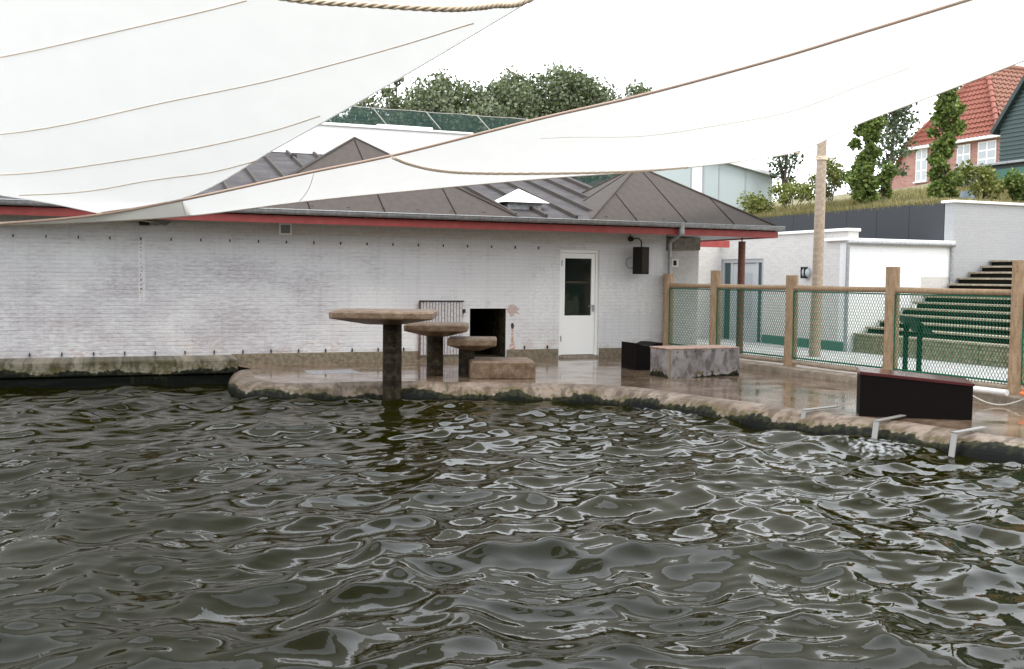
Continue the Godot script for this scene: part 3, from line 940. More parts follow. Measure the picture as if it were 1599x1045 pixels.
func wall_fittings() -> void:
	var sp := thing("loudspeaker", "dark loudspeaker box hanging on a bent bracket right of the white door", "loudspeaker", Vector3(9.72, 1.62, -17.8))
	var st := ST()
	var body := [Vector2(9.58, -17.72), Vector2(9.66, -17.62), Vector2(9.86, -17.68), Vector2(9.86, -17.86), Vector2(9.6, -17.86)]
	prism(st, body, 1.64, 2.17)
	put(st, "cabinet", M.speaker_shell, sp)
	st = ST()
	var ga := Vector3(9.672, 0, -17.612)
	var gb := Vector3(9.855, 0, -17.668)
	quad(st, ga + Vector3(0, 1.67, 0), gb + Vector3(0, 1.67, 0), gb + Vector3(0, 2.14, 0), ga + Vector3(0, 2.14, 0), Vector3(0, 0, 1))
	quad(st, ga + Vector3(0, 1.67, -0.01), gb + Vector3(0, 1.67, -0.01), gb + Vector3(0, 2.14, -0.01), ga + Vector3(0, 2.14, -0.01), Vector3(0, 0, -1))
	put(st, "grille", M.speaker_grille, sp)
	rod("bracket", M.iron, sp, [Vector3(9.6, 2.33, -17.98), Vector3(9.6, 2.33, -17.86), Vector3(9.68, 2.34, -17.78), Vector3(9.73, 2.28, -17.76), Vector3(9.73, 2.16, -17.76)], 0.013)
	rod("wall_mount", M.iron, sp, [Vector3(9.6, 2.33, -17.985), Vector3(9.6, 2.33, -17.92)], 0.05, -1, 14)
	rod("cable", M.iron, sp, [Vector3(9.62, 1.98, -17.97), Vector3(9.53, 1.93, -17.97), Vector3(9.51, 1.84, -17.97), Vector3(9.55, 1.77, -17.96), Vector3(9.6, 1.75, -17.86)], 0.006, -1, 5)
	rod("cable", M.iron, sp, [Vector3(9.6, 2.36, -17.97), Vector3(9.6, 2.5, -17.97)], 0.008, -1, 5)
	var hk := thing("sail_shackle", "grey steel shackle and dark block fixed under the eaves by the sail corner", "shackle", Vector3(0.73, 2.38, -17.98))
	bx("plate", M.galvanised, hk, 0.55, 0.95, 2.345, 2.41, -17.985, -17.95, 0.004)
	bx("block", M.iron, hk, 0.5, 0.66, 2.33, 2.43, -17.95, -17.88, 0.01)
	rod("ring", M.galvanised, hk, [Vector3(0.70, 2.39, -17.9), Vector3(0.75, 2.33, -17.88), Vector3(0.82, 2.36, -17.88), Vector3(0.8, 2.42, -17.9), Vector3(0.72, 2.41, -17.9)], 0.012, -1, 6)
	rod("rod", M.galvanised, hk, [Vector3(0.82, 2.36, -17.9), Vector3(0.92, 2.34, -17.9), Vector3(0.99, 2.41, -17.94)], 0.014, -1, 6)
	var sg := thing("wall_sign", "small square dark sign on the white wing wall beside the downpipe", "sign", Vector3(11.6, 1.85, -19.58))
	bx("plate", M.white_paint, sg, 11.5, 11.66, 1.82, 1.99, -19.6, -19.585)
	bx("symbol", M.iron, sg, 11.53, 11.61, 1.85, 1.96, -19.585, -19.582)
	var lp := thing("bulkhead_lamp", "round grey caged wall lamp on the white court wall beside the tall pole", "lamp", Vector3(16.08, 1.75, -20.87))
	rod("base", M.trim_grey, lp, [Vector3(16.1, 1.75, -20.87), Vector3(16.04, 1.75, -20.87)], 0.15, -1, 20)
	var dome := ST()
	for i in 4:
		var a0 := PI / 2 * i / 4.0
		var a1 := PI / 2 * (i + 1) / 4.0
		tube(dome, [Vector3(16.04 - 0.1 * sin(a0), 1.75, -20.87), Vector3(16.04 - 0.1 * sin(a1), 1.75, -20.87)], 0.125 * cos(a0), maxf(0.005, 0.125 * cos(a1)), 20)
	put(dome, "lens", M.hall_pale, lp)
	for a in [-0.06, 0.06]:
		bx("guard", M.iron, lp, 15.93, 16.04, 1.61, 1.89, -20.88 + a, -20.86 + a)

# ------------------------------------------------------------------ the court on the right
func court() -> void:
	var w1 := thing("court_wall", "white brick wall with the grey glazed door behind the rusty post", "wall", Vector3(16.2, -0.1, -22))
	bx("masonry", M.white_brick, w1, 16.1, 16.4, -0.3, 2.72, -22.72, -19.43)
	bx("masonry", M.white_brick, w1, 16.1, 16.4, 2.12, 2.72, -24.7, -22.72)
	bx("coping", M.white_paint, w1, 16.05, 16.45, 2.72, 2.79, -24.7, -19.4, 0.01)
	bx("base_band", M.green_band, w1, 16.085, 16.1, -0.3, 0.12, -22.7, -19.43)
	var dr := bx("door", M.door_grey, w1, 16.16, 16.2, -0.1, 2.0, -24.2, -23.1)
	bx("pane", M.trim_grey, dr, 16.15, 16.16, 0.5, 1.75, -24.02, -23.3)
	bx("frame", M.trim_grey, dr, 16.12, 16.22, -0.1, 2.12, -24.7, -24.6)
	bx("frame", M.trim_grey, dr, 16.12, 16.22, -0.1, 2.12, -22.82, -22.72)
	bx("frame", M.trim_grey, dr, 16.12, 16.22, 2.02, 2.12, -24.6, -22.82)
	bx("side_light", M.shed_green, dr, 16.16, 16.19, -0.1, 2.02, -24.6, -24.3)
	bx("side_light", M.shed_green, dr, 16.16, 16.19, -0.1, 2.02, -23.0, -22.82)
	bx("mullion", M.door_grey, dr, 16.14, 16.2, -0.1, 2.02, -24.3, -24.2)
	bx("mullion", M.door_grey, dr, 16.14, 16.2, -0.1, 2.02, -23.1, -23.0)
	var w2 := thing("low_white_wall", "bright white low wall with a grey pipe along its top beside the steps", "wall", Vector3(17.6, -0.1, -19.5))
	var bright := brick_tile(24, Color(0.80, 0.80, 0.79), Color(0.74, 0.74, 0.74), 0.3)
	bx("masonry", tri_mat("bright_brick", bright[0], 0.96, 0.7, bright[1], 0.4), w2, 16.1, 19.25, -0.3, 2.44, -19.7, -19.42)
	bx("patch", M.white_brick, w2, 18.3, 19.24, 1.2, 1.68, -19.42, -19.416)
	bx("patch", M.white_brick, w2, 18.0, 18.3, 1.05, 1.4, -19.42, -19.415)
	bx("roof_edge", M.white_paint, w2, 16.0, 19.25, 2.5, 2.56, -20.2, -19.32, 0.008)
	bx("roof_sheet", M.dark_panel, w2, 16.42, 19.24, 2.44, 2.5, -27.0, -19.72)
	rod("pipe", M.zinc, w2, [Vector3(16.0, 2.46, -19.34), Vector3(19.24, 2.46, -19.34)], 0.05)
	rod("downpipe", M.zinc, w2, [Vector3(16.05, 2.45, -19.36), Vector3(16.05, -0.1, -19.36)], 0.045)
	rod("downpipe", M.zinc, w2, [Vector3(19.2, 2.45, -19.37), Vector3(19.2, 0.5, -19.37)], 0.04)
	var w3 := thing("grey_wall", "tall pale grey rendered wall behind the top of the wooden steps", "wall", Vector3(22, -0.1, -19.5))
	bx("masonry", M.grey_brick, w3, 19.25, 28.0, -0.3, 3.5, -19.7, -19.4)
	bx("coping", M.white_paint, w3, 19.16, 28.0, 3.5, 3.56, -19.76, -19.34, 0.01)
	var dk := thing("dark_panel_wall", "long black boarded wall above the white court walls", "wall", Vector3(19.3, 2.4, -24))
	var z := -19.72
	while z > -32:
		bx("panel", M.dark_panel, dk, 19.25, 19.35, 0.5, 3.53 + 0.006 * sin(z * 9), z - 1.19, z, 0.006)
		z -= 1.2
	# stepped seating
	var b := thing("stepped_seating", "broad weathered wooden steps rising to the right behind the fence", "steps", Vector3(16.3, -0.1, -14))
	for i in 13:
		var x := 16.3 + 0.345 * i
		var y := 0.34 + 0.148 * i
		var z0 := -19.38 + 0.02 * (i % 3)
		bx("tread", M.tread, b, x - 0.03, x + 0.36, y - 0.045, y, z0, -4.5, 0.006)
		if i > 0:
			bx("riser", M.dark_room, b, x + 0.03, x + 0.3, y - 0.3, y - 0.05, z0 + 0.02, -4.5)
	for i in 4:
		for j in 4:
			var n := (i * 7 + j * 3) % 5
			bx("board", M.old_board, b, 16.3 + 0.004 * n, 16.36, -0.1 + i * 0.1, -0.006 + i * 0.1, -19.36 + j * 3.7, -15.68 + j * 3.7, 0.005)
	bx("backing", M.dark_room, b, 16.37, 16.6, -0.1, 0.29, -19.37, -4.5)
	var cup := thing("paper_cup", "small white paper cup left on a step", "cup", Vector3(17.72, 0.935, -19.0))
	rod("side", M.white_paint, cup, [Vector3(17.72, 0.935, -18.98), Vector3(17.72, 1.03, -18.98)], 0.045, 0.06)
	# lectern-like board
	var lb := thing("information_board", "dark green slanted board on two legs standing behind the fence", "board", Vector3(13.5, -0.1, -14.5))
	var bas := Basis(Vector3.UP, deg_to_rad(-70)) * Basis(Vector3.RIGHT, deg_to_rad(-52))
	var st := ST()
	box(st, Vector3(13.55, 0.78, -14.5), Vector3(0.95, 0.03, 0.5), Basis(Vector3.UP, deg_to_rad(68)) * Basis(Vector3.RIGHT, deg_to_rad(38)), 0.006)
	put(st, "panel", M.green_metal, lb)
	for p in [Vector3(13.67, 0, -14.83), Vector3(13.42, 0, -14.22)]:
		bx("leg", M.green_metal, lb, p.x - 0.035, p.x + 0.035, -0.1, 0.78, p.z - 0.035, p.z + 0.035, 0.005)
	# the tall pole
	var pl := thing("timber_pole", "tall bare round timber pole with a rope round its top by the court wall", "pole", Vector3(14.4, -0.1, -18.3))
	rod("shaft", M.pale_wood, pl, [Vector3(14.35, -0.1, -18.3), Vector3(14.42, 2.2, -18.35), Vector3(14.47, 4.6, -18.4)], 0.125, 0.105, 16)
	rod("lashing", M.rope, pl, [Vector3(14.465, 4.17, -18.39), Vector3(14.466, 4.25, -18.39)], 0.13, -1, 16)
	rod("tail", M.rope, pl, [Vector3(14.34, 4.22, -18.3), Vector3(14.0, 4.25, -18.15), Vector3(13.4, 4.22, -17.92)], 0.012, -1, 6)

func fence() -> void:
	var f := thing("pool_fence", "round timber post fence with green wire netting along the deck", "fence", Vector3(10.7, 0.1, -14))
	var spots := [Vector3(10.40, 1.66, -17.84), Vector3(10.51, 1.72, -16.3), Vector3(10.64, 1.64, -14.2), Vector3(10.77, 1.77, -11.99), Vector3(10.9, 1.84, -9.84), Vector3(11.03, 1.8, -7.6)]
	for p in spots:
		rod("post", M.post_wood, f, [Vector3(p.x, 0.0, p.z), Vector3(p.x + 0.01, 0.9, p.z), Vector3(p.x, p.y, p.z)], 0.108, 0.1, 14)
	for i in spots.size() - 1:
		var a: Vector3 = spots[i]
		var b: Vector3 = spots[i + 1]
		var d := (Vector3(b.x, 0, b.z) - Vector3(a.x, 0, a.z)).normalized()
		var pa := Vector3(a.x, 0, a.z) + d * 0.09
		var pb := Vector3(b.x, 0, b.z) - d * 0.09
		rod("top_rail", M.post_wood, f, [pa + Vector3(0.0, 1.43, 0), (pa + pb) / 2 + Vector3(0, 1.425, 0), pb + Vector3(0, 1.43, 0)], 0.047, 0.042)
		rod("bottom_rail", M.pale_wood, f, [pa + Vector3(0.0, 0.2, 0), (pa + pb) / 2 + Vector3(0, 0.19, 0), pb + Vector3(0, 0.2, 0)], 0.042, 0.045)
		var n := d.cross(Vector3.UP)
		rod("edge_wire", M.green_wire, f, [pa + Vector3(0, 0.27, 0) + n * 0.03, pb + Vector3(0, 0.27, 0) + n * 0.03], 0.014, -1, 5)
		rod("edge_wire", M.green_wire, f, [pa + Vector3(0, 1.37, 0) + n * 0.03, pb + Vector3(0, 1.37, 0) + n * 0.03], 0.01, -1, 5)
		rod("edge_wire", M.green_wire, f, [pa + Vector3(0, 0.27, 0) + n * 0.03, pa + Vector3(0, 1.37, 0) + n * 0.03], 0.014, -1, 5)
		var st := ST()
		var long := pa.distance_to(pb)
		var hi := 1.16
		var s := -hi * 0.55
		while s < long:
			for way in [1.0, -1.0]:
				# a wire that climbs 1 over 0.55 along the panel, cut to the panel
				var s0 := maxf(s, 0.0)
				var s1 := minf(s + hi * 0.55, long)
				var y0 := 0.23 + (s0 - s) / 0.55
				var y1 := 0.23 + (s1 - s) / 0.55
				if s1 - s0 < 0.01:
					continue
				if way < 0:
					y0 = 0.46 + hi - y0
					y1 = 0.46 + hi - y1
				tube(st, [pa + d * s0 + Vector3(0, y0, 0) + n * (0.03 + 0.004 * way), pa + d * s1 + Vector3(0, y1, 0) + n * (0.03 + 0.004 * way)], 0.0043, -1, 3)
			s += 0.052
		put(st, "netting", M.green_wire, f)

# ------------------------------------------------------------------ things on the deck
func slab_table(label: String, at: Vector3, size: float, deep: float, shift: float, top: float, foot: float, radius: float) -> void:
	var t := thing("concrete_perch", label, "perch", Vector3(at.x, foot, at.z), "concrete perches in a row on the deck")
	var bas := Basis(Vector3.UP, deg_to_rad(-21))
	var c := at + bas * Vector3(shift, 0, 0)
	var st := ST()
	# rim slab with cut corners, tapering underside
	var h := size / 2
	var k := deep / 2
	var cut := 0.035 * size
	var ring := [Vector2(-h + cut, k), Vector2(h - cut, k), Vector2(h, k - cut), Vector2(h, -k + cut), Vector2(h - cut, -k), Vector2(-h + cut, -k), Vector2(-h, -k + cut), Vector2(-h, k - cut)]
	var lvl := [[top, 0.96], [top - 0.025, 1.0], [top - 0.095, 1.0], [top - 0.11, 0.985], [top - 0.20, 0.32]]
	for l in lvl.size() - 1:
		for i in 8:
			var a: Vector2 = ring[i]
			var b: Vector2 = ring[(i + 1) % 8]
			var q := func(v: Vector2, e: int): return Vector3(c.x, lvl[e][0], c.z) + bas * Vector3(v.x * lvl[e][1], 0, v.y * lvl[e][1])
			var o := bas * Vector3(a.x + b.x, 0.2 if l < 2 else -0.8, a.y + b.y)
			quad(st, q.call(a, l), q.call(b, l), q.call(b, l + 1), q.call(a, l + 1), o)
	for i in range(1, 7):
		var q := func(v: Vector2, e: int): return Vector3(c.x, lvl[e][0], c.z) + bas * Vector3(v.x * lvl[e][1], 0, v.y * lvl[e][1])
		tri(st, q.call(ring[0], 0), q.call(ring[i], 0), q.call(ring[i + 1], 0), Vector3.UP)
		tri(st, q.call(ring[0], 4), q.call(ring[i], 4), q.call(ring[i + 1], 4), Vector3.DOWN)
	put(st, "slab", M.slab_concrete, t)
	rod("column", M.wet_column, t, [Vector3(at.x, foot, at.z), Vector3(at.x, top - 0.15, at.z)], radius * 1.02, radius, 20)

func deck_things() -> void:
	slab_table("largest and highest concrete perch on a round column at the pool edge", Vector3(3.795, 0, -14.24), 1.42, 1.25, -0.1, 1.06, -0.4, 0.135)
	slab_table("second highest concrete perch, partly behind the tallest one", Vector3(4.76, 0, -15.28), 0.97, 0.8, 0.03, 0.82, 0.0, 0.127)
	slab_table("third concrete perch, lowest one on a column, before the dark hatch", Vector3(5.24, 0, -15.16), 0.76, 0.7, 0.09, 0.60, 0.0, 0.125)
	var bl := thing("concrete_block", "low solid concrete block at the end of the perch row before the hatch", "block", Vector3(5.6, 0, -14.9))
	var st := ST()
	box(st, Vector3(5.72, 0.125, -14.92), Vector3(1.0, 0.29, 0.85), Basis(Vector3.UP, deg_to_rad(-15)), 0.03)
	put(st, "body", M.slab_concrete, bl)
	# boxes
	var g := thing("worn_box", "worn grey wooden box with peeling paint and a pale lid", "box", Vector3(8.8, 0, -14.2))
	var bas := Basis(Vector3.UP, deg_to_rad(3))
	st = ST()
	var wm := edge_texture("peeling_box", 1024, 256, 1.9, 0.46, 0.45, Color(0.29, 0.262, 0.255), Color(0.17, 0.148, 0.14), 0.035, 131)
	var bc := []
	for q in [[-0.665, 0.28], [0.665, 0.28], [0.665, -0.28], [-0.665, -0.28], [-0.665, 0.28]]:
		bc.append(Vector3(8.82, 0, -14.24) + bas * Vector3(q[0], 0, q[1]))
	var along := 0.6
	for i in 4:
		var far = along + bc[i].distance_to(bc[i + 1])
		var up := Vector3(0, 0.446, 0)
		for q in [[bc[i], along, 1.0], [bc[i] + up, along, 0.02], [bc[i + 1] + up, far, 0.02], [bc[i], along, 1.0], [bc[i + 1] + up, far, 0.02], [bc[i + 1], far, 1.0]]:
			st.set_uv(Vector2(q[1] / 1.9, q[2]))
			st.add_vertex(q[0])
		along = far
	st.generate_normals()
	st.generate_tangents()
	hang(st.commit(), "body", wm, g)
	st = ST()
	box(st, Vector3(8.81, 0.458, -14.24), Vector3(1.35, 0.024, 0.58), bas, 0.008)
	put(st, "lid", M.box_lid, g)
	st = ST()
	box(st, Vector3(8.82, 0.225, -14.24) + bas * Vector3(-0.66, 0, 0.275), Vector3(0.03, 0.45, 0.03), bas, 0.005)
	put(st, "corner_strip", M.tan, g)
	var r := RandomNumberGenerator.new()
	r.seed = 4
	for i in 7:
		st = ST()
		box(st, Vector3(8.82, 0.405, -14.24) + bas * Vector3(-0.55 + i * 0.17 + r.randf() * 0.03, r.randf() * 0.012, 0.281), Vector3(0.02, 0.02, 0.01), bas)
		put(st, "nail_head", M.iron, g)
	var d := thing("black_tub", "small black box with a sagging rim behind the worn grey box", "box", Vector3(8.7, 0, -15.6))
	st = ST()
	var rim := 8
	for i in rim:
		var x0 := 8.33 + 0.5 * i / rim
		var x1 := 8.33 + 0.5 * (i + 1) / rim
		var y0 := 0.46 - 0.05 * sin(PI * minf(1.0, i / 6.0))
		var y1 := 0.46 - 0.05 * sin(PI * minf(1.0, (i + 1) / 6.0))
		for z in [-15.85, -15.3]:
			quad(st, Vector3(x0, 0, z), Vector3(x1, 0, z), Vector3(x1, y1, z), Vector3(x0, y0, z), Vector3(0, 0, 1 if z > -15.5 else -1))
		quad(st, Vector3(x0, y0, -15.3), Vector3(x1, y1, -15.3), Vector3(x1, y1, -15.85), Vector3(x0, y0, -15.85), Vector3.UP)
	quad(st, Vector3(8.33, 0, -15.85), Vector3(8.33, 0, -15.3), Vector3(8.33, 0.46, -15.3), Vector3(8.33, 0.46, -15.85), Vector3.LEFT)
	quad(st, Vector3(8.83, 0, -15.85), Vector3(8.83, 0, -15.3), Vector3(8.83, 0.46, -15.3), Vector3(8.83, 0.46, -15.85), Vector3.RIGHT)
	put(st, "body", M.black_box, d)
	var k := thing("black_chest", "large black chest with a shiny maroon lid near the fence", "chest", Vector3(8.7, 0, -9.3))
	st = ST()
	var p0 := Vector3(8.04, 0, -9.42)
	var p1 := Vector3(9.06, 0, -8.76)
	var back := Vector3(0.42, 0, -0.55)
	var c := [p0, p1, p1 + back, p0 + back]
	var hts := [0.52, 0.42, 0.42, 0.52]
	var mid: Vector3 = (p0 + p1 + back) / 2
	for i in 4:
		var j := (i + 1) % 4
		quad(st, c[i], c[j], c[j] + Vector3(0, hts[j] - 0.03, 0), c[i] + Vector3(0, hts[i] - 0.03, 0), (c[i] + c[j]) / 2 - mid)
	put(st, "body", M.black_box, k)
	st = ST()
	for i in 4:
		var j := (i + 1) % 4
		var a: Vector3 = c[i] + (c[i] - mid).normalized() * 0.015
		var b: Vector3 = c[j] + (c[j] - mid).normalized() * 0.015
		quad(st, a + Vector3(0, hts[i] - 0.035, 0), b + Vector3(0, hts[j] - 0.035, 0), b + Vector3(0, hts[j] - 0.005, 0), a + Vector3(0, hts[i] - 0.005, 0), (c[i] + c[j]) / 2 - mid)
	quad(st, c[0] + Vector3(0, 0.52, 0), c[1] + Vector3(0, 0.42, 0), c[2] + Vector3(0, 0.42, 0), c[3] + Vector3(0, 0.52, 0), Vector3.UP)
	for i in 4:
		var j := (i + 1) % 4
		var a: Vector3 = c[i] + (c[i] - mid).normalized() * 0.015
		var b: Vector3 = c[j] + (c[j] - mid).normalized() * 0.015
		quad(st, a + Vector3(0, hts[i] - 0.005, 0), b + Vector3(0, hts[j] - 0.005, 0), c[j] + Vector3(0, hts[j], 0), c[i] + Vector3(0, hts[i], 0), Vector3.UP)
	put(st, "lid", M.maroon_lid, k)
	# steel angles over the deck edge
	var names := ["steel angle over the deck edge left of the black chest", "middle steel angle over the deck edge before the black chest", "steel angle over the deck edge right of the others, nearest the camera"]
	var arms := [[Vector3(8.2, 0.035, -10.02), Vector3(7.62, 0.035, -9.87)], [Vector3(8.4, 0.035, -9.12), Vector3(7.8, 0.035, -8.86)], [Vector3(8.56, 0.035, -8.12), Vector3(7.98, 0.035, -7.93)]]
	for i in 3:
		var t := thing("steel_angle", names[i], "bracket", arms[i][1], "steel angles over the deck edge")
		var a: Vector3 = arms[i][0]
		var b: Vector3 = arms[i][1]
		var dir := (b - a).normalized()
		st = ST()
		box(st, (a + b) / 2, Vector3(a.distance_to(b) + 0.03, 0.014, 0.065), Basis(dir, Vector3.UP, dir.cross(Vector3.UP)), 0.003)
		put(st, "arm", M.galvanised, t)
		st = ST()
		var foot := b + dir * 0.09 + Vector3(0, -0.42, 0)
		var dn := (foot - b).normalized()
		box(st, (b + foot) / 2, Vector3(b.distance_to(foot), 0.014, 0.065), Basis(dn, dn.cross(dir.cross(Vector3.UP)) * -1.0, dir.cross(Vector3.UP)), 0.003)
		put(st, "leg", M.galvanised, t)
	# hose and the orange scrap by the last post
	var h := thing("hose", "thin pale hose looping down from the white pipe by the last fence post", "hose", Vector3(10.2, 0.1, -9.6))
	var line := []
	for i in 13:
		var u := i / 12.0
		line.append(Vector3(lerpf(10.12, 10.72, u), 0.19 - 0.17 * sin(PI * u), lerpf(-9.95, -9.38, u)))
	rod("line", M.hose, h, line, 0.011, -1, 6)
	var wp := thing("white_pipe", "short white plastic pipe lying along the kerb right of the black chest", "pipe", Vector3(10.4, 0.15, -10.2))
	rod("tube", M.white_paint, wp, [Vector3(10.52, 0.16, -11.2), Vector3(10.62, 0.16, -9.72)], 0.04)
	var og := thing("orange_scrap", "orange plastic scrap lying at the foot of the last post", "scrap", Vector3(10.72, 0.17, -9.5))
	st = ST()
	box(st, Vector3(10.66, 0.17, -9.5), Vector3(0.14, 0.04, 0.09), Basis(Vector3.UP, 0.5) * Basis(Vector3.RIGHT, 0.3), 0.01)
	box(st, Vector3(10.7, 0.21, -9.52), Vector3(0.06, 0.07, 0.05), Basis(Vector3.UP, 0.9), 0.01)
	put(st, "piece", M.orange, og)

# ------------------------------------------------------------------ sails
func sail_point(u: float, v: float) -> Vector3:
	var p := (1 - v) * crom(SAIL_RIGHT_EDGE, u) + v * crom(SAIL_LEFT_EDGE, u) + (1 - u) * crom(SAIL_LOW_EDGE, v) + u * crom(SAIL_NEAR_EDGE, v)
	p -= (1 - u) * (1 - v) * SAIL_RIGHT_EDGE[0] + u * (1 - v) * SAIL_RIGHT_EDGE[7] + (1 - u) * v * SAIL_LOW_EDGE[4] + u * v * SAIL_LEFT_EDGE[2]
	return p + Vector3(0, -0.25 * sin(PI * u) * sin(PI * v), 0)

func long_sail_point(t: float, s: float) -> Vector3:
	var a := crom(LONG_SAIL_TOP, t)
	var b := crom(LONG_SAIL_BOTTOM, t)
	return a.lerp(b, s) + Vector3(0, -0.025 * a.distance_to(b) * sin(PI * s), 0)

func sheet(f: Callable, nu: int, nv: int, called: String, m: Material, parent: Node3D) -> void:
	var st := SurfaceTool.new()
	st.begin(Mesh.PRIMITIVE_TRIANGLES)
	st.set_smooth_group(0)
	for i in nu:
		for j in nv:
			quad(st, f.call(float(i) / nu, float(j) / nv), f.call(float(i + 1) / nu, float(j) / nv), f.call(float(i + 1) / nu, float(j + 1) / nv), f.call(float(i) / nu, float(j + 1) / nv), Vector3.UP)
	put(st, called, m, parent)

func sails() -> void:
	var a := thing("shade_sail", "broad white canvas shade sail spread over the left side of the pool", "shade sail", Vector3(0, 3.6, -13), "white shade sails over the pool")
	sheet(sail_point, 48, 40, "canvas", M.canvas, a)
	for l in SEAMS:
		var pts := []
		var curve := []
		for q in l:
			curve.append(Vector3(q.x, q.y, 0))
		for i in 25:
			var q := crom(curve, i / 24.0)
			pts.append(sail_point(q.x, q.y) + Vector3(0, -0.01, 0))
		rod("seam", M.stitch, a, pts, 0.008, -1, 5)
	for e in [SAIL_RIGHT_EDGE, SAIL_LOW_EDGE]:
		var pts := []
		for i in 41:
			pts.append(crom(e, i / 40.0))
		rod("hem", M.canvas, a, pts, 0.009, -1, 6)
	rod("corner_rope", M.rope, a, [SAIL_RIGHT_EDGE[0], Vector3(0.3, 2.4, -17.3), Vector3(0.72, 2.385, -17.9)], 0.012, -1, 6)
	var b := thing("shade_sail", "long narrow white canvas shade sail sweeping from the wall to the upper right", "shade sail", Vector3(6, 3.4, -14), "white shade sails over the pool")
	sheet(long_sail_point, 90, 14, "canvas", M.canvas, b)
	var top := []
	var low := []
	for i in 91:
		top.append(long_sail_point(i / 90.0, 0))
		low.append(long_sail_point(i / 90.0, 1))
	rod("hem", M.hem, b, top, 0.022, -1, 6)
	rod("hem", tri_mat("pale_hem", blotch(107, 128, Color(0.5, 0.42, 0.34), Color(0.6, 0.52, 0.44), Color(0.68, 0.6, 0.52), 0.03, 0.2), 0.6, 0.9), b, low, 0.014, -1, 6)
	for l in LONG_SEAMS:
		var pts := []
		var curve := []
		for q in l:
			curve.append(Vector3(q.x, q.y, 0))
		for i in 17:
			var q := crom(curve, i / 16.0)
			pts.append(long_sail_point(q.x, q.y) + Vector3(0, -0.012, 0))
		rod("seam", M.stitch, b, pts, 0.005 if l.size() < 4 else 0.003, -1, 5)
	# second canvas layer added at the narrow end to dim the light through it
	sheet(func(t, q): return long_sail_point(t * 0.272, q) + Vector3(0, 0.035 * sin(PI * q) + 0.004, 0), 34, 6, "added_canvas_layer", M.canvas, b)
	# an unseen sail added to block sky light and darken the near water
	var near := thing("shade_sail", "unseen white canvas shade sail added over the near water, above the picture's top edge", "shade sail", Vector3(2, 5, -5), "white shade sails over the pool")
	sheet(func(u, q):
		var p: Vector3 = Vector3(-0.8, 5.0, -9.4).lerp(Vector3(4.6, 5.05, -9.2), u).lerp(Vector3(-1.2, 5.3, 2.0).lerp(Vector3(4.2, 5.3, 2.2), u), q)
		return p + Vector3(0.5 * (0.5 - u) * sin(PI * q), -0.3 * sin(PI * u) * sin(PI * q), 0.4 * (0.5 - q) * sin(PI * u)), 24, 24, "canvas", M.canvas, near)
	twisted_rope("slack tan rope hanging in a curve below the long sail", FOLD_ROPE, 0.022)
	twisted_rope("tan rope sagging under the broad sail at the top of the picture", TOP_ROPE, 0.03)

func twisted_rope(label: String, line: Array, r: float) -> void:
	var t := thing("rope", label, "rope", line[0])
	var n := 160
	for k in 3:
		var pts := []
		for i in n + 1:
			var p := crom(line, float(i) / n)
			var q := crom(line, minf(1.0, float(i) / n + 0.004)) - crom(line, maxf(0.0, float(i) / n - 0.004))
			var s := q.normalized().cross(Vector3.UP).normalized()
			var up := s.cross(q.normalized())
			var a := TAU * k / 3.0 + i * 0.62
			pts.append(p + (s * cos(a) + up * sin(a)) * r * 0.5)
		rod("strand", M.rope, t, pts, r * 0.55, -1, 5)

# ------------------------------------------------------------------ trees, bank and houses behind
func leaves(blobs: Array, count: int, size: float, a: Color, b: Color, seed_: int) -> ArrayMesh:
	# blobs: [centre, radii]; leaves lie near the skin of each clump and thin out inside
	var r := RandomNumberGenerator.new()
	r.seed = seed_
	var v := PackedVector3Array()
	var nn := PackedVector3Array()
	var cc := PackedColorArray()
	var total := 0.0
	for q in blobs:
		total += q[1].x * q[1].y
	for q in blobs:
		var n := int(count * q[1].x * q[1].y / total)
		for i in n:
			var d := Vector3(r.randfn(), r.randfn(), r.randfn()).normalized()
			var p: Vector3 = q[0] + d * q[1] * pow(r.randf(), 0.4) * (0.8 + 0.35 * r.randf())
			var u := Vector3(r.randfn(), r.randfn(), r.randfn()).normalized()
			var w := u.cross(Vector3(r.randfn(), r.randfn(), r.randfn())).normalized()
			var s := size * (0.6 + 0.8 * r.randf())
			var nor := (u.cross(w) + d * 0.4).normalized()
			var c := a.lerp(b, pow(r.randf(), 1.3))
			var tip := p + u * s
			var l := p + u * s * 0.45 + w * s * 0.36
			var k := p + u * s * 0.5 - w * s * 0.36
			for x in [p, l, tip, p, tip, k]:
				v.append(x)
				nn.append(nor)
				cc.append(c)
	var arr := []
	arr.resize(Mesh.ARRAY_MAX)
	arr[Mesh.ARRAY_VERTEX] = v
	arr[Mesh.ARRAY_NORMAL] = nn
	arr[Mesh.ARRAY_COLOR] = cc
	var m := ArrayMesh.new()
	m.add_surface_from_arrays(Mesh.PRIMITIVE_TRIANGLES, arr)
	return m

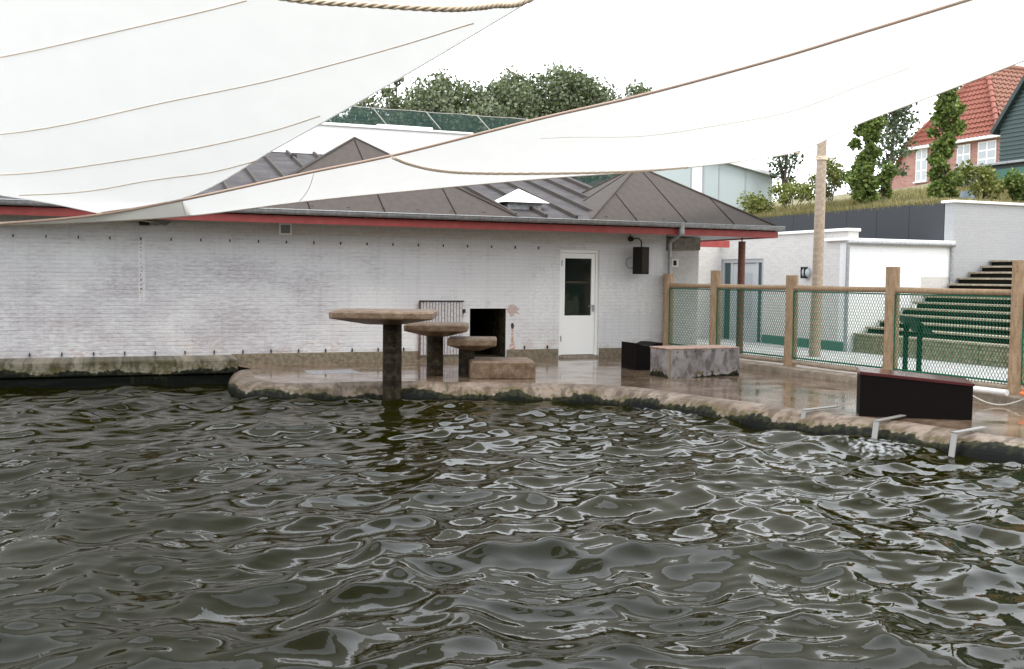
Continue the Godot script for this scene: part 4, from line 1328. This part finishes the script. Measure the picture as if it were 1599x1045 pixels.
func tree(called: String, label: String, group: String, foot: Vector3, high: float, wide: float, from: float, clumps: int, count: int, leaf: float, a: Color, b: Color, m: Material, seed_: int, column := false) -> void:
	var r := RandomNumberGenerator.new()
	r.seed = seed_
	var t := thing(called, label, "tree", foot, group)
	var lean := Vector3(r.randf_range(-0.04, 0.04) * high, 0, r.randf_range(-0.04, 0.04) * high)
	var tips := foot + lean + Vector3(0, high * 0.92, 0)
	var st := ST()
	var tr := maxf(0.06, high * 0.02)
	tube(st, [foot + Vector3(0, -0.2, 0), foot + lean * 0.4 + Vector3(0, high * 0.4, 0), tips], tr, tr * 0.15, 8)
	var blobs := []
	for i in clumps:
		var h := from + (1 - from) * (i + 0.5) / clumps
		var wide_here := wide * (sin(PI * clampf(lerpf(0.16, 0.86, (h - from) / (1 - from)), 0, 1)) if not column else 0.75 + 0.25 * sin(i * 2.1))
		var ang := i * 2.4 + r.randf() * 0.9
		var off := wide_here * r.randf_range(0.25, 0.75)
		var c := foot + lean * h + Vector3(cos(ang) * off, high * h, sin(ang) * off)
		var rad := wide_here * r.randf_range(0.32, 0.58)
		blobs.append([c, Vector3(rad, rad * r.randf_range(0.7, 1.0), rad)])
		tube(st, [foot + lean * h * 0.8 + Vector3(0, high * h * 0.8, 0), c], tr * 0.4, tr * 0.1, 5)
	put(st, "trunk", M.bark, t)
	hang(leaves(blobs, count, leaf, a, b, seed_), "crown", m, t)

func shrub(label: String, foot: Vector3, high: float, wide: float, count: int, leaf: float, a: Color, b: Color, seed_: int) -> void:
	var r := RandomNumberGenerator.new()
	r.seed = seed_
	var t := thing("shrub", label, "shrub", foot, "shrubs on the grassy bank")
	var blobs := []
	var st := ST()
	for i in 7:
		var ang := i * 2.4 + r.randf()
		var off := wide * r.randf_range(0.1, 0.6)
		var c := foot + Vector3(cos(ang) * off, high * r.randf_range(0.3, 0.85), sin(ang) * off)
		blobs.append([c, Vector3.ONE * wide * r.randf_range(0.22, 0.42)])
		tube(st, [foot + Vector3(0, -0.1, 0), c], 0.02, 0.006, 5)
	put(st, "stem", M.bark, t)
	hang(leaves(blobs, count, leaf, a, b, seed_), "foliage", M.leaf_garden, t)

func planting() -> void:
	var da := Color(0.085, 0.098, 0.055)  # leaf colours lightened to stand in for distant haze
	var db := Color(0.18, 0.195, 0.115)
	# the wood behind the netting: crowns one can tell apart by their outline
	var wood := [
		[15.2, 12.6, -73.0, 4.0, "leftmost dark tree of the wood, cut off by the broad sail"],
		[18.6, 15.4, -69.5, 2.0, "thin tree of the wood with sky showing through beside the sail"],
		[22.4, 15.2, -69.0, 4.6, "rounded dark tree of the wood, third from the left sail"],
		[24.9, 14.4, -66.0, 4.2, "lower tree of the wood before the middle crowns"],
		[27.2, 15.6, -67.5, 4.6, "tall rounded tree in the middle of the wood"],
		[29.9, 15.9, -66.5, 4.6, "highest tree of the wood right of the middle"],
		[32.4, 15.2, -65.5, 4.4, "broad dark tree of the wood where its top starts to fall"],
		[34.6, 14.6, -64.2, 4.0, "tree of the wood just above the long sail"],
		[36.8, 14.0, -63.5, 3.2, "last ragged tree of the wood at the right"],
		[19.8, 12.9, -68.0, 3.0, "low dark tree of the wood behind the netting at the left"],
		[26.0, 12.8, -64.0, 3.2, "low dark tree of the wood behind the netting in the middle"],
		[31.5, 13.0, -63.0, 3.2, "low dark tree of the wood behind the netting at the right"]]
	for k in 6:
		wood.append([17.5 + k * 3.5, 14.2 + 0.5 * sin(k * 2.3), -73.0 + k * 1.3, 4.6, "rear tree of the wood between the front crowns, %s from the left" % ["first", "second", "third", "fourth", "fifth", "sixth"][k]])
	for i in wood.size():
		var w: Array = wood[i]
		tree("wood_tree", w[4], "trees of the wood behind the pool house", Vector3(w[0], -0.6, w[2]), w[1] + 0.6, w[3], 0.32, 42 if w[3] > 2.2 else 14, (30000 if i < 12 else 18000) if w[3] > 2.2 else 3600, 0.25, da, db, M.leaf_wood, 300 + i)
	# unseen park trees added to shade the wall; water and door pane mirror them
	for i in 9:
		var spot: Vector3 = [Vector3(-17, -0.6, 13), Vector3(-9.5, -0.6, 16), Vector3(-2, -0.6, 14.5), Vector3(5, -0.6, 17), Vector3(12, -0.6, 15), Vector3(-23, -0.6, 3), Vector3(18.5, -0.6, 12), Vector3(24, -0.6, 14), Vector3(30, -0.6, 10)][i]
		tree("added_park_tree", "tall unseen park tree added behind the near pool bank, %s one" % ["first", "second", "third", "fourth", "fifth", "sixth", "seventh", "eighth", "ninth"][i], "added park trees behind the near bank", spot, 11.5 + (i % 3), 4.6, 0.12, 30, 9000, 0.5, da, db, M.leaf_wood, 700 + i)
	var ga := Color(0.06, 0.095, 0.018)
	var gb := Color(0.22, 0.26, 0.06)
	tree("column_tree", "narrow upright green tree left of the red roofed house", "upright trees on the grassy bank", Vector3(20.0, 3.5, -23.5), 2.95, 0.58, 0.1, 20, 8000, 0.11, ga, gb, M.leaf_garden, 401, true)
	tree("column_tree", "taller narrow upright tree in front of the red roofed house", "upright trees on the grassy bank", Vector3(21.35, 3.6, -22.0), 4.3, 0.56, 0.06, 28, 9500, 0.11, ga, gb, M.leaf_garden, 402, true)
	tree("airy_tree", "airy grey green tree with sky between its branches behind the upright trees", "", Vector3(33.2, 4.4, -37.5), 7.2, 1.5, 0.3, 22, 3000, 0.17, Color(0.05, 0.075, 0.04), Color(0.14, 0.18, 0.1), M.leaf_wood, 403)
	tree("airy_tree", "tree top peeping out behind the pale hall and the long sail", "", Vector3(24.2, 0, -33.0), 7.1, 0.9, 0.75, 9, 700, 0.14, Color(0.03, 0.05, 0.02), Color(0.1, 0.13, 0.07), M.leaf_wood, 404)
	var sa := Color(0.09, 0.10, 0.02)
	var sb := Color(0.30, 0.29, 0.085)
	var sh := [
		[20.5, -27.5, 1.5, 1.0, "yellow green shrub nearest the pale hall", 0],
		[20.8, -26.0, 1.6, 0.9, "yellow green shrub just left of the timber pole", 0],
		[21.0, -25.0, 1.25, 0.8, "green shrub right behind the timber pole", 1],
		[21.3, -24.2, 1.3, 0.6, "dark green shrub between the timber pole and the first upright tree", 1],
		[20.0, -28.6, 0.9, 0.9, "low yellow green shrub beside the dark hipped roof", 0],
		[22.4, -21.6, 1.3, 0.8, "yellow green shrub right of the taller upright tree", 0],
		[23.2, -21.2, 1.2, 0.8, "bluish green shrub before the dark green shed", 1],
		[24.2, -21.4, 1.5, 0.6, "slender shrub before the brick house window", 0],
		[25.4, -21.8, 1.1, 1.0, "green shrub at the right end of the grassy bank", 1]]
	for i in sh.size():
		var s: Array = sh[i]
		shrub(s[4], Vector3(s[0], hill(s[0], s[1]), s[1]), s[2], s[3], 1700, 0.09, sa if s[5] == 0 else ga, sb if s[5] == 0 else gb, 500 + i)
	# rough grass on the bank
	var r := RandomNumberGenerator.new()
	r.seed = 61
	var bl := SurfaceTool.new()
	bl.begin(Mesh.PRIMITIVE_TRIANGLES)
	for i in 9:
		var a := i * 2.4
		var o := Vector3(cos(a), 0, sin(a)) * 0.06
		var tip := o * 2.4 + Vector3(0, 0.16 + 0.05 * sin(i * 3.0), 0)
		var s := Vector3(-sin(a), 0, cos(a)) * 0.012
		for p in [o - s, tip, o + s]:
			bl.set_color(Color.WHITE)
			bl.add_vertex(p)
	bl.generate_normals()
	var mm := MultiMesh.new()
	mm.transform_format = MultiMesh.TRANSFORM_3D
	mm.use_colors = true
	mm.mesh = bl.commit()
	var n := 26000
	mm.instance_count = n
	for i in n:
		var x := 19.4 + 9.0 * pow(r.randf(), 1.8)
		var z := -19.8 - 16.0 * pow(r.randf(), 1.2)
		var k := r.randf_range(0.7, 1.7)
		mm.set_instance_transform(i, Transform3D(Basis(Vector3.UP, r.randf() * TAU).scaled(Vector3.ONE * k), Vector3(x, hill(x, z) - 0.02, z)))
		mm.set_instance_color(i, Color(0.13, 0.12, 0.04).lerp(Color(0.40, 0.33, 0.16), r.randf()))
	var g := MultiMeshInstance3D.new()
	g.multimesh = mm
	g.material_override = M.grass_blade
	g.name = "rough_grass"
	add_child(g)
	tag(g, "rough yellowish grass covering the bank behind the walls", "grass", "", "stuff")

func far_buildings() -> void:
	var h := thing("white_hall", "large plain white flat roofed hall behind the pool house roof", "building", Vector3(2, -0.6, -34))
	bx("wall", M.hall_white, h, -14, 10.42, -0.6, 5.9, -38, -30)
	for s in [[-14.1, 7.5, 5.98], [7.5, 9.2, 6.03], [9.2, 10.5, 5.96]]:
		bx("roof_edge", M.white_paint, h, s[0], s[1], 5.9, s[2], -38.1, -29.92, 0.01)
	var n := thing("aviary_net", "dark green netting on slanted wires before the wood", "netting", Vector3(15, 4, -45))
	for i in 9:
		var x := 3.0 + 2.45 * i
		var st := ST()
		quad(st, Vector3(x, -0.6, -44.0), Vector3(x + 2.45, -0.6, -44.0), Vector3(x + 2.45, 8.98, -45), Vector3(x, 8.98, -45), Vector3(0, 0, 1))
		put(st, "net_panel", M.net, n)
		rod("stay", M.galvanised, n, [Vector3(x + 1.1, 8.1, -44.05), Vector3(x + 0.7, 8.98, -45.0)], 0.022, -1, 5)
		rod("top_wire", M.galvanised, n, [Vector3(x, 8.98, -45), Vector3(x + 1.2, 8.95, -45), Vector3(x + 2.45, 8.98, -45)], 0.02, -1, 5)
	var p := thing("pale_hall", "pale grey green panelled hall right of the dark hipped roof", "building", Vector3(22.5, 0, -36))
	for q in [[18.9, 20.95], [21.55, 22.2], [22.22, 23.42], [23.44, 24.7]]:
		var st := ST()
		var y0: float = 6.55 - 0.19 * (q[0] - 20)
		var y1: float = 6.55 - 0.19 * (q[1] - 20)
		var a := Vector3(q[0], -0.6, -34.4)
		var b := Vector3(q[1], -0.6, -34.4)
		quad(st, a, b, Vector3(q[1], y1, -34.4), Vector3(q[0], y0, -34.4), Vector3(0, 0, 1))
		quad(st, a + Vector3(0, 0, -0.1), b + Vector3(0, 0, -0.1), Vector3(q[1], y1, -34.5), Vector3(q[0], y0, -34.5), Vector3(0, 0, -1))
		quad(st, Vector3(q[0], y0, -34.4), Vector3(q[1], y1, -34.4), Vector3(q[1], y1, -34.5), Vector3(q[0], y0, -34.5), Vector3.UP)
		put(st, "panel", M.hall_pale, p)
	bx("white_strip", M.hall_white, p, 20.98, 21.5, -0.6, 6.3, -34.5, -34.45)
	bx("core", M.shed_dark, p, 18.9, 24.68, -0.6, 5.55, -40, -34.55)
	for q in [20.96, 21.52, 22.21, 23.43]:
		bx("joint", M.trim_grey, p, q - 0.025, q + 0.025, -0.6, 6.3 - 0.19 * (q - 20), -34.46, -34.38)
	var st := ST()
	var ra := Vector3(18.8, 6.6 + 0.2, -34.3)
	var rb := Vector3(24.85, 5.65, -34.3)
	var d := (rb - ra).normalized()
	box(st, (ra + rb) / 2 + Vector3(0, 0.05, -2.8), Vector3(ra.distance_to(rb), 0.12, 5.8), Basis(d, d.cross(Vector3.FORWARD) * -1.0, Vector3.BACK))
	put(st, "roof", M.hall_white, p)

	brick_house()

	var s := thing("green_shed", "dark green clad gabled shed at the right edge behind the wall", "building", Vector3(31, 4, -24))
	st = ST()
	var prof := [Vector2(-28.2, 3.5), Vector2(-28.2, 7.15), Vector2(-24.6, 11.8), Vector2(-21.0, 7.15), Vector2(-21.0, 3.5)]
	for xx in [30.0, 37.0]:
		for i in 3:
			tri(st, Vector3(xx, prof[0].y, prof[0].x), Vector3(xx, prof[i + 1].y, prof[i + 1].x), Vector3(xx, prof[i + 2].y, prof[i + 2].x), Vector3(-1 if xx < 33 else 1, 0, 0))
	for i in 4:
		quad(st, Vector3(30, prof[i].y, prof[i].x), Vector3(37, prof[i].y, prof[i].x), Vector3(37, prof[i + 1].y, prof[i + 1].x), Vector3(30, prof[i + 1].y, prof[i + 1].x), Vector3(0, prof[i].y - 6, prof[i].x + 24.6))
	put(st, "body", M.shed_green, s)
	var y := 5.85
	while y < 11.5:
		var half := 3.6 if y < 7.15 else 3.6 * (11.8 - y) / 4.65
		bx("cladding_rib", M.shed_green, s, 29.96, 30.0, y, y + 0.05, -24.6 - half, -24.6 + half)
		y += 0.15
	for side in [-1.0, 1.0]:
		st = ST()
		var ea := Vector3(29.85, 6.95, -24.6 + side * 3.85)
		var eb := Vector3(29.85, 11.95, -24.6)
		var dd := (eb - ea).normalized()
		box(st, (ea + eb) / 2 + Vector3(3.65, 0, 0), Vector3(ea.distance_to(eb), 0.14, 7.4), Basis(dd, dd.cross(Vector3.RIGHT).normalized() * -1.0, Vector3.RIGHT))
		put(st, "roof", M.shed_dark, s)
	var lt := thing("low_shed", "low dark shed with a pale roof edge below the green clad shed", "building", Vector3(29, 3.5, -24))
	bx("wall", M.shed_dark, lt, 28.2, 29.9, 3.2, 5.55, -28.2, -20)
	bx("roof_edge", M.zinc, lt, 28.05, 29.95, 5.55, 5.63, -28.4, -19.9, 0.01)
	bx("door", M.green_band, lt, 28.16, 28.2, 4.5, 5.4, -26.9, -25.2)
	var bin_ := thing("blue_drum", "small pale blue drum among the shrubs on the bank", "drum", Vector3(22.9, 3.7, -22.4))
	rod("body", mat("drum_blue", lin(0.33, 0.4, 0.5), 0.4), bin_, [Vector3(22.9, 3.6, -22.6), Vector3(22.9, 4.15, -22.6)], 0.2, 0.19, 16)

func brick_house() -> void:
	var t := thing("brick_house", "red brick house with half hipped red tile roof and white windows", "house", Vector3(42, 4, -38.6))
	var zc := -38.5
	# gable wall facing the pool, cut under the half hip
	var slope := 1.25
	var eave_y := 5.4
	var hip_y := 8.55
	var half := 2.85
	var low := half + (hip_y - eave_y) / slope
	var poly := [Vector2(zc - low, 3.0), Vector2(zc - low, eave_y), Vector2(zc - half, hip_y), Vector2(zc + half, hip_y), Vector2(zc + low, eave_y), Vector2(zc + low, 3.0)]
	var st := ST()
	for i in 4:
		tri(st, Vector3(38, poly[0].y, poly[0].x), Vector3(38, poly[i + 1].y, poly[i + 1].x), Vector3(38, poly[i + 2].y, poly[i + 2].x), Vector3.LEFT)
	put(st, "gable_wall", M.red_brick, t)
	for s in [-1, 1]:
		bx("side_wall", M.red_brick, t, 38.0, 52, 3, eave_y, zc + s * low - 0.15 + (0.15 if s < 0 else -0.15), zc + s * low + 0.15 + (0.15 if s < 0 else -0.15))
	# tiled faces: rows of wavy pantiles, each row a step proud of the one above
	var ridge_y := hip_y + half * slope
	var apex := Vector3(39.9, ridge_y, zc)
	var hip := tile_face("hip_tiles", M.roof_tile, t, Vector3(37.7, hip_y - 0.25, zc - half - 0.12), Vector3(37.7, hip_y - 0.25, zc + half + 0.12), apex, apex, 15, 24)
	tile_face("slope_tiles", M.old_tile, t, Vector3(38.0, hip_y, zc + half), Vector3(52, hip_y, zc + half), apex, Vector3(52, ridge_y, zc), 14, 48)
	tile_face("slope_tiles", M.old_tile, t, Vector3(37.75, eave_y - 0.2, zc + low + 0.15), Vector3(52, eave_y - 0.2, zc + low + 0.15), Vector3(37.75, hip_y, zc + half), Vector3(52, hip_y, zc + half), 14, 48)
	tile_face("slope_tiles", M.roof_tile, t, Vector3(37.75, eave_y - 0.2, zc - low - 0.15), Vector3(52, eave_y - 0.2, zc - low - 0.15), Vector3(37.75, hip_y, zc - half), Vector3(52, hip_y, zc - half), 14, 48)
	tile_face("slope_tiles", M.old_tile, t, Vector3(38, hip_y, zc - half), Vector3(52, hip_y, zc - half), apex, Vector3(52, ridge_y, zc), 14, 48)
	for s in [-1, 1]:
		var a := Vector3(37.7, hip_y - 0.22, zc + s * (half + 0.12))
		for i in 12:
			rod("hip_tile", M.roof_tile, hip, [a.lerp(apex, i / 12.0) + Vector3(0, 0.05, 0), a.lerp(apex, (i + 1.12) / 12.0) + Vector3(0, 0.02, 0)], 0.13, 0.1, 8)
	rod("ridge", M.old_tile, t, [apex + Vector3(0, 0.05, 0), Vector3(52, ridge_y + 0.05, zc)], 0.12)
	bx("eaves_board", M.white_paint, t, 37.66, 37.95, hip_y - 0.36, hip_y - 0.22, zc - half - 0.2, zc + half + 0.2)
	var ch := bx("chimney", M.red_brick, t, 44.0, 44.9, ridge_y - 0.8, ridge_y + 1.3, zc - 0.4, zc + 0.4)
	bx("cap", M.red_brick, ch, 43.93, 44.97, ridge_y + 1.02, ridge_y + 1.16, zc - 0.47, zc + 0.47)
	rod("aerial", M.iron, ch, [Vector3(43.9, ridge_y + 0.3, zc - 1.2), Vector3(43.9, ridge_y + 2.2, zc - 1.2)], 0.02, -1, 5)
	for w in [[-40.5, 0.75, 6.6, 8.2], [-37.8, 0.8, 6.7, 8.1], [-36.4, 1.05, 6.9, 8.1]]:
		var z0: float = w[0] - w[1] / 2
		var z1: float = w[0] + w[1] / 2
		var wn := bx("window", M.white_paint, t, 37.93, 37.99, w[2], w[3], z0, z1)
		for c in 2:
			for q in 3:
				var a: float = lerpf(z0, z1, c / 2.0) + 0.06
				var b: float = lerpf(z0, z1, (c + 1) / 2.0) - 0.06
				var y0: float = lerpf(w[2], w[3], q / 3.0) + 0.05
				var y1: float = lerpf(w[2], w[3], (q + 1) / 3.0) - 0.05
				bx("pane", M.pane_blue, wn, 37.915, 37.93, y0, y1, a, b)
		bx("sill", M.white_paint, wn, 37.85, 37.98, w[2] - 0.08, w[2] - 0.01, z0 - 0.08, z1 + 0.08)

func tile_face(called: String, m: Material, parent: Node3D, a: Vector3, b: Vector3, c: Vector3, d: Vector3, rows: int, cols: int) -> MeshInstance3D:
	# a (left foot), b (right foot), c (left top), d (right top)
	var n := (b - a).cross(c - a).normalized()
	if n.y < 0:
		n = -n
	var st := SurfaceTool.new()
	st.begin(Mesh.PRIMITIVE_TRIANGLES)
	st.set_smooth_group(-1)
	var full := a.distance_to(b)
	var along := (b - a).normalized()
	for r in rows:
		var l0 := a.lerp(c, float(r) / rows)
		var r0 := b.lerp(d, float(r) / rows)
		var l1 := a.lerp(c, (r + 1.0) / rows)
		var r1 := b.lerp(d, (r + 1.0) / rows)
		var k := maxi(2, int(cols * 4 * l0.distance_to(r0) / full))
		for i in k:
			var q := []
			for e in [[i, 0], [i + 1, 0], [i + 1, 1], [i, 1]]:
				var u := float(e[0]) / k
				var p: Vector3 = l0.lerp(r0, u) if e[1] == 0 else l1.lerp(r1, u)
				var s := (p - a).dot(along) / full * cols * TAU
				q.append(p + n * (0.05 * sin(s) + (0.06 if e[1] == 0 else 0.0)))
			quad(st, q[0], q[1], q[2], q[3], n)
			quad(st, q[0], q[1], q[1] - n * 0.07, q[0] - n * 0.07, (a - c))
	return put(st, called, m, parent)

# ------------------------------------------------------------------ start
func _ready() -> void:
	var cam := Camera3D.new()
	cam.name = "camera"
	add_child(cam)
	cam.position = Vector3(0, 1.55, 0)
	cam.rotation_degrees = Vector3(-3.2, -21.6, 0.69)
	cam.fov = 36.18
	cam.near = 0.05
	cam.far = 1200
	cam.current = true
	var sky_m := ProceduralSkyMaterial.new()
	sky_m.sky_top_color = lin(0.83, 0.89, 0.97)
	sky_m.sky_horizon_color = lin(0.97, 0.98, 1.0)
	sky_m.sky_curve = 0.3
	sky_m.ground_bottom_color = lin(0.12, 0.11, 0.09)
	sky_m.ground_horizon_color = lin(0.4, 0.4, 0.38)
	sky_m.sun_angle_max = 1.0
	var sky := Sky.new()
	sky.sky_material = sky_m
	var env := Environment.new()
	env.background_mode = Environment.BG_SKY
	env.sky = sky
	env.background_energy_multiplier = 2.0
	env.tonemap_mode = Environment.TONE_MAPPER_LINEAR
	env.tonemap_exposure = 1.7
	env.sdfgi_enabled = true
	env.ssao_enabled = true
	env.ssil_enabled = true
	var we := WorldEnvironment.new()
	we.name = "world_environment"
	we.environment = env
	add_child(we)
	var sun := DirectionalLight3D.new()
	sun.name = "sun"
	sun.light_energy = 0.4
	sun.light_angular_distance = 20
	sun.light_color = Color(1, 0.98, 0.95)
	sun.shadow_enabled = true
	sun.rotation_degrees = Vector3(-62, 25, 0)
	add_child(sun)
	materials()
	mat("pane_blue", lin(0.42, 0.45, 0.48), 0.1)
	print("materials done")
	ground()
	deck()
	water()
	print("water done")
	pool_house()
	court()
	far_buildings()
	fence()
	wall_fittings()
	deck_things()
	sails()
	planting()
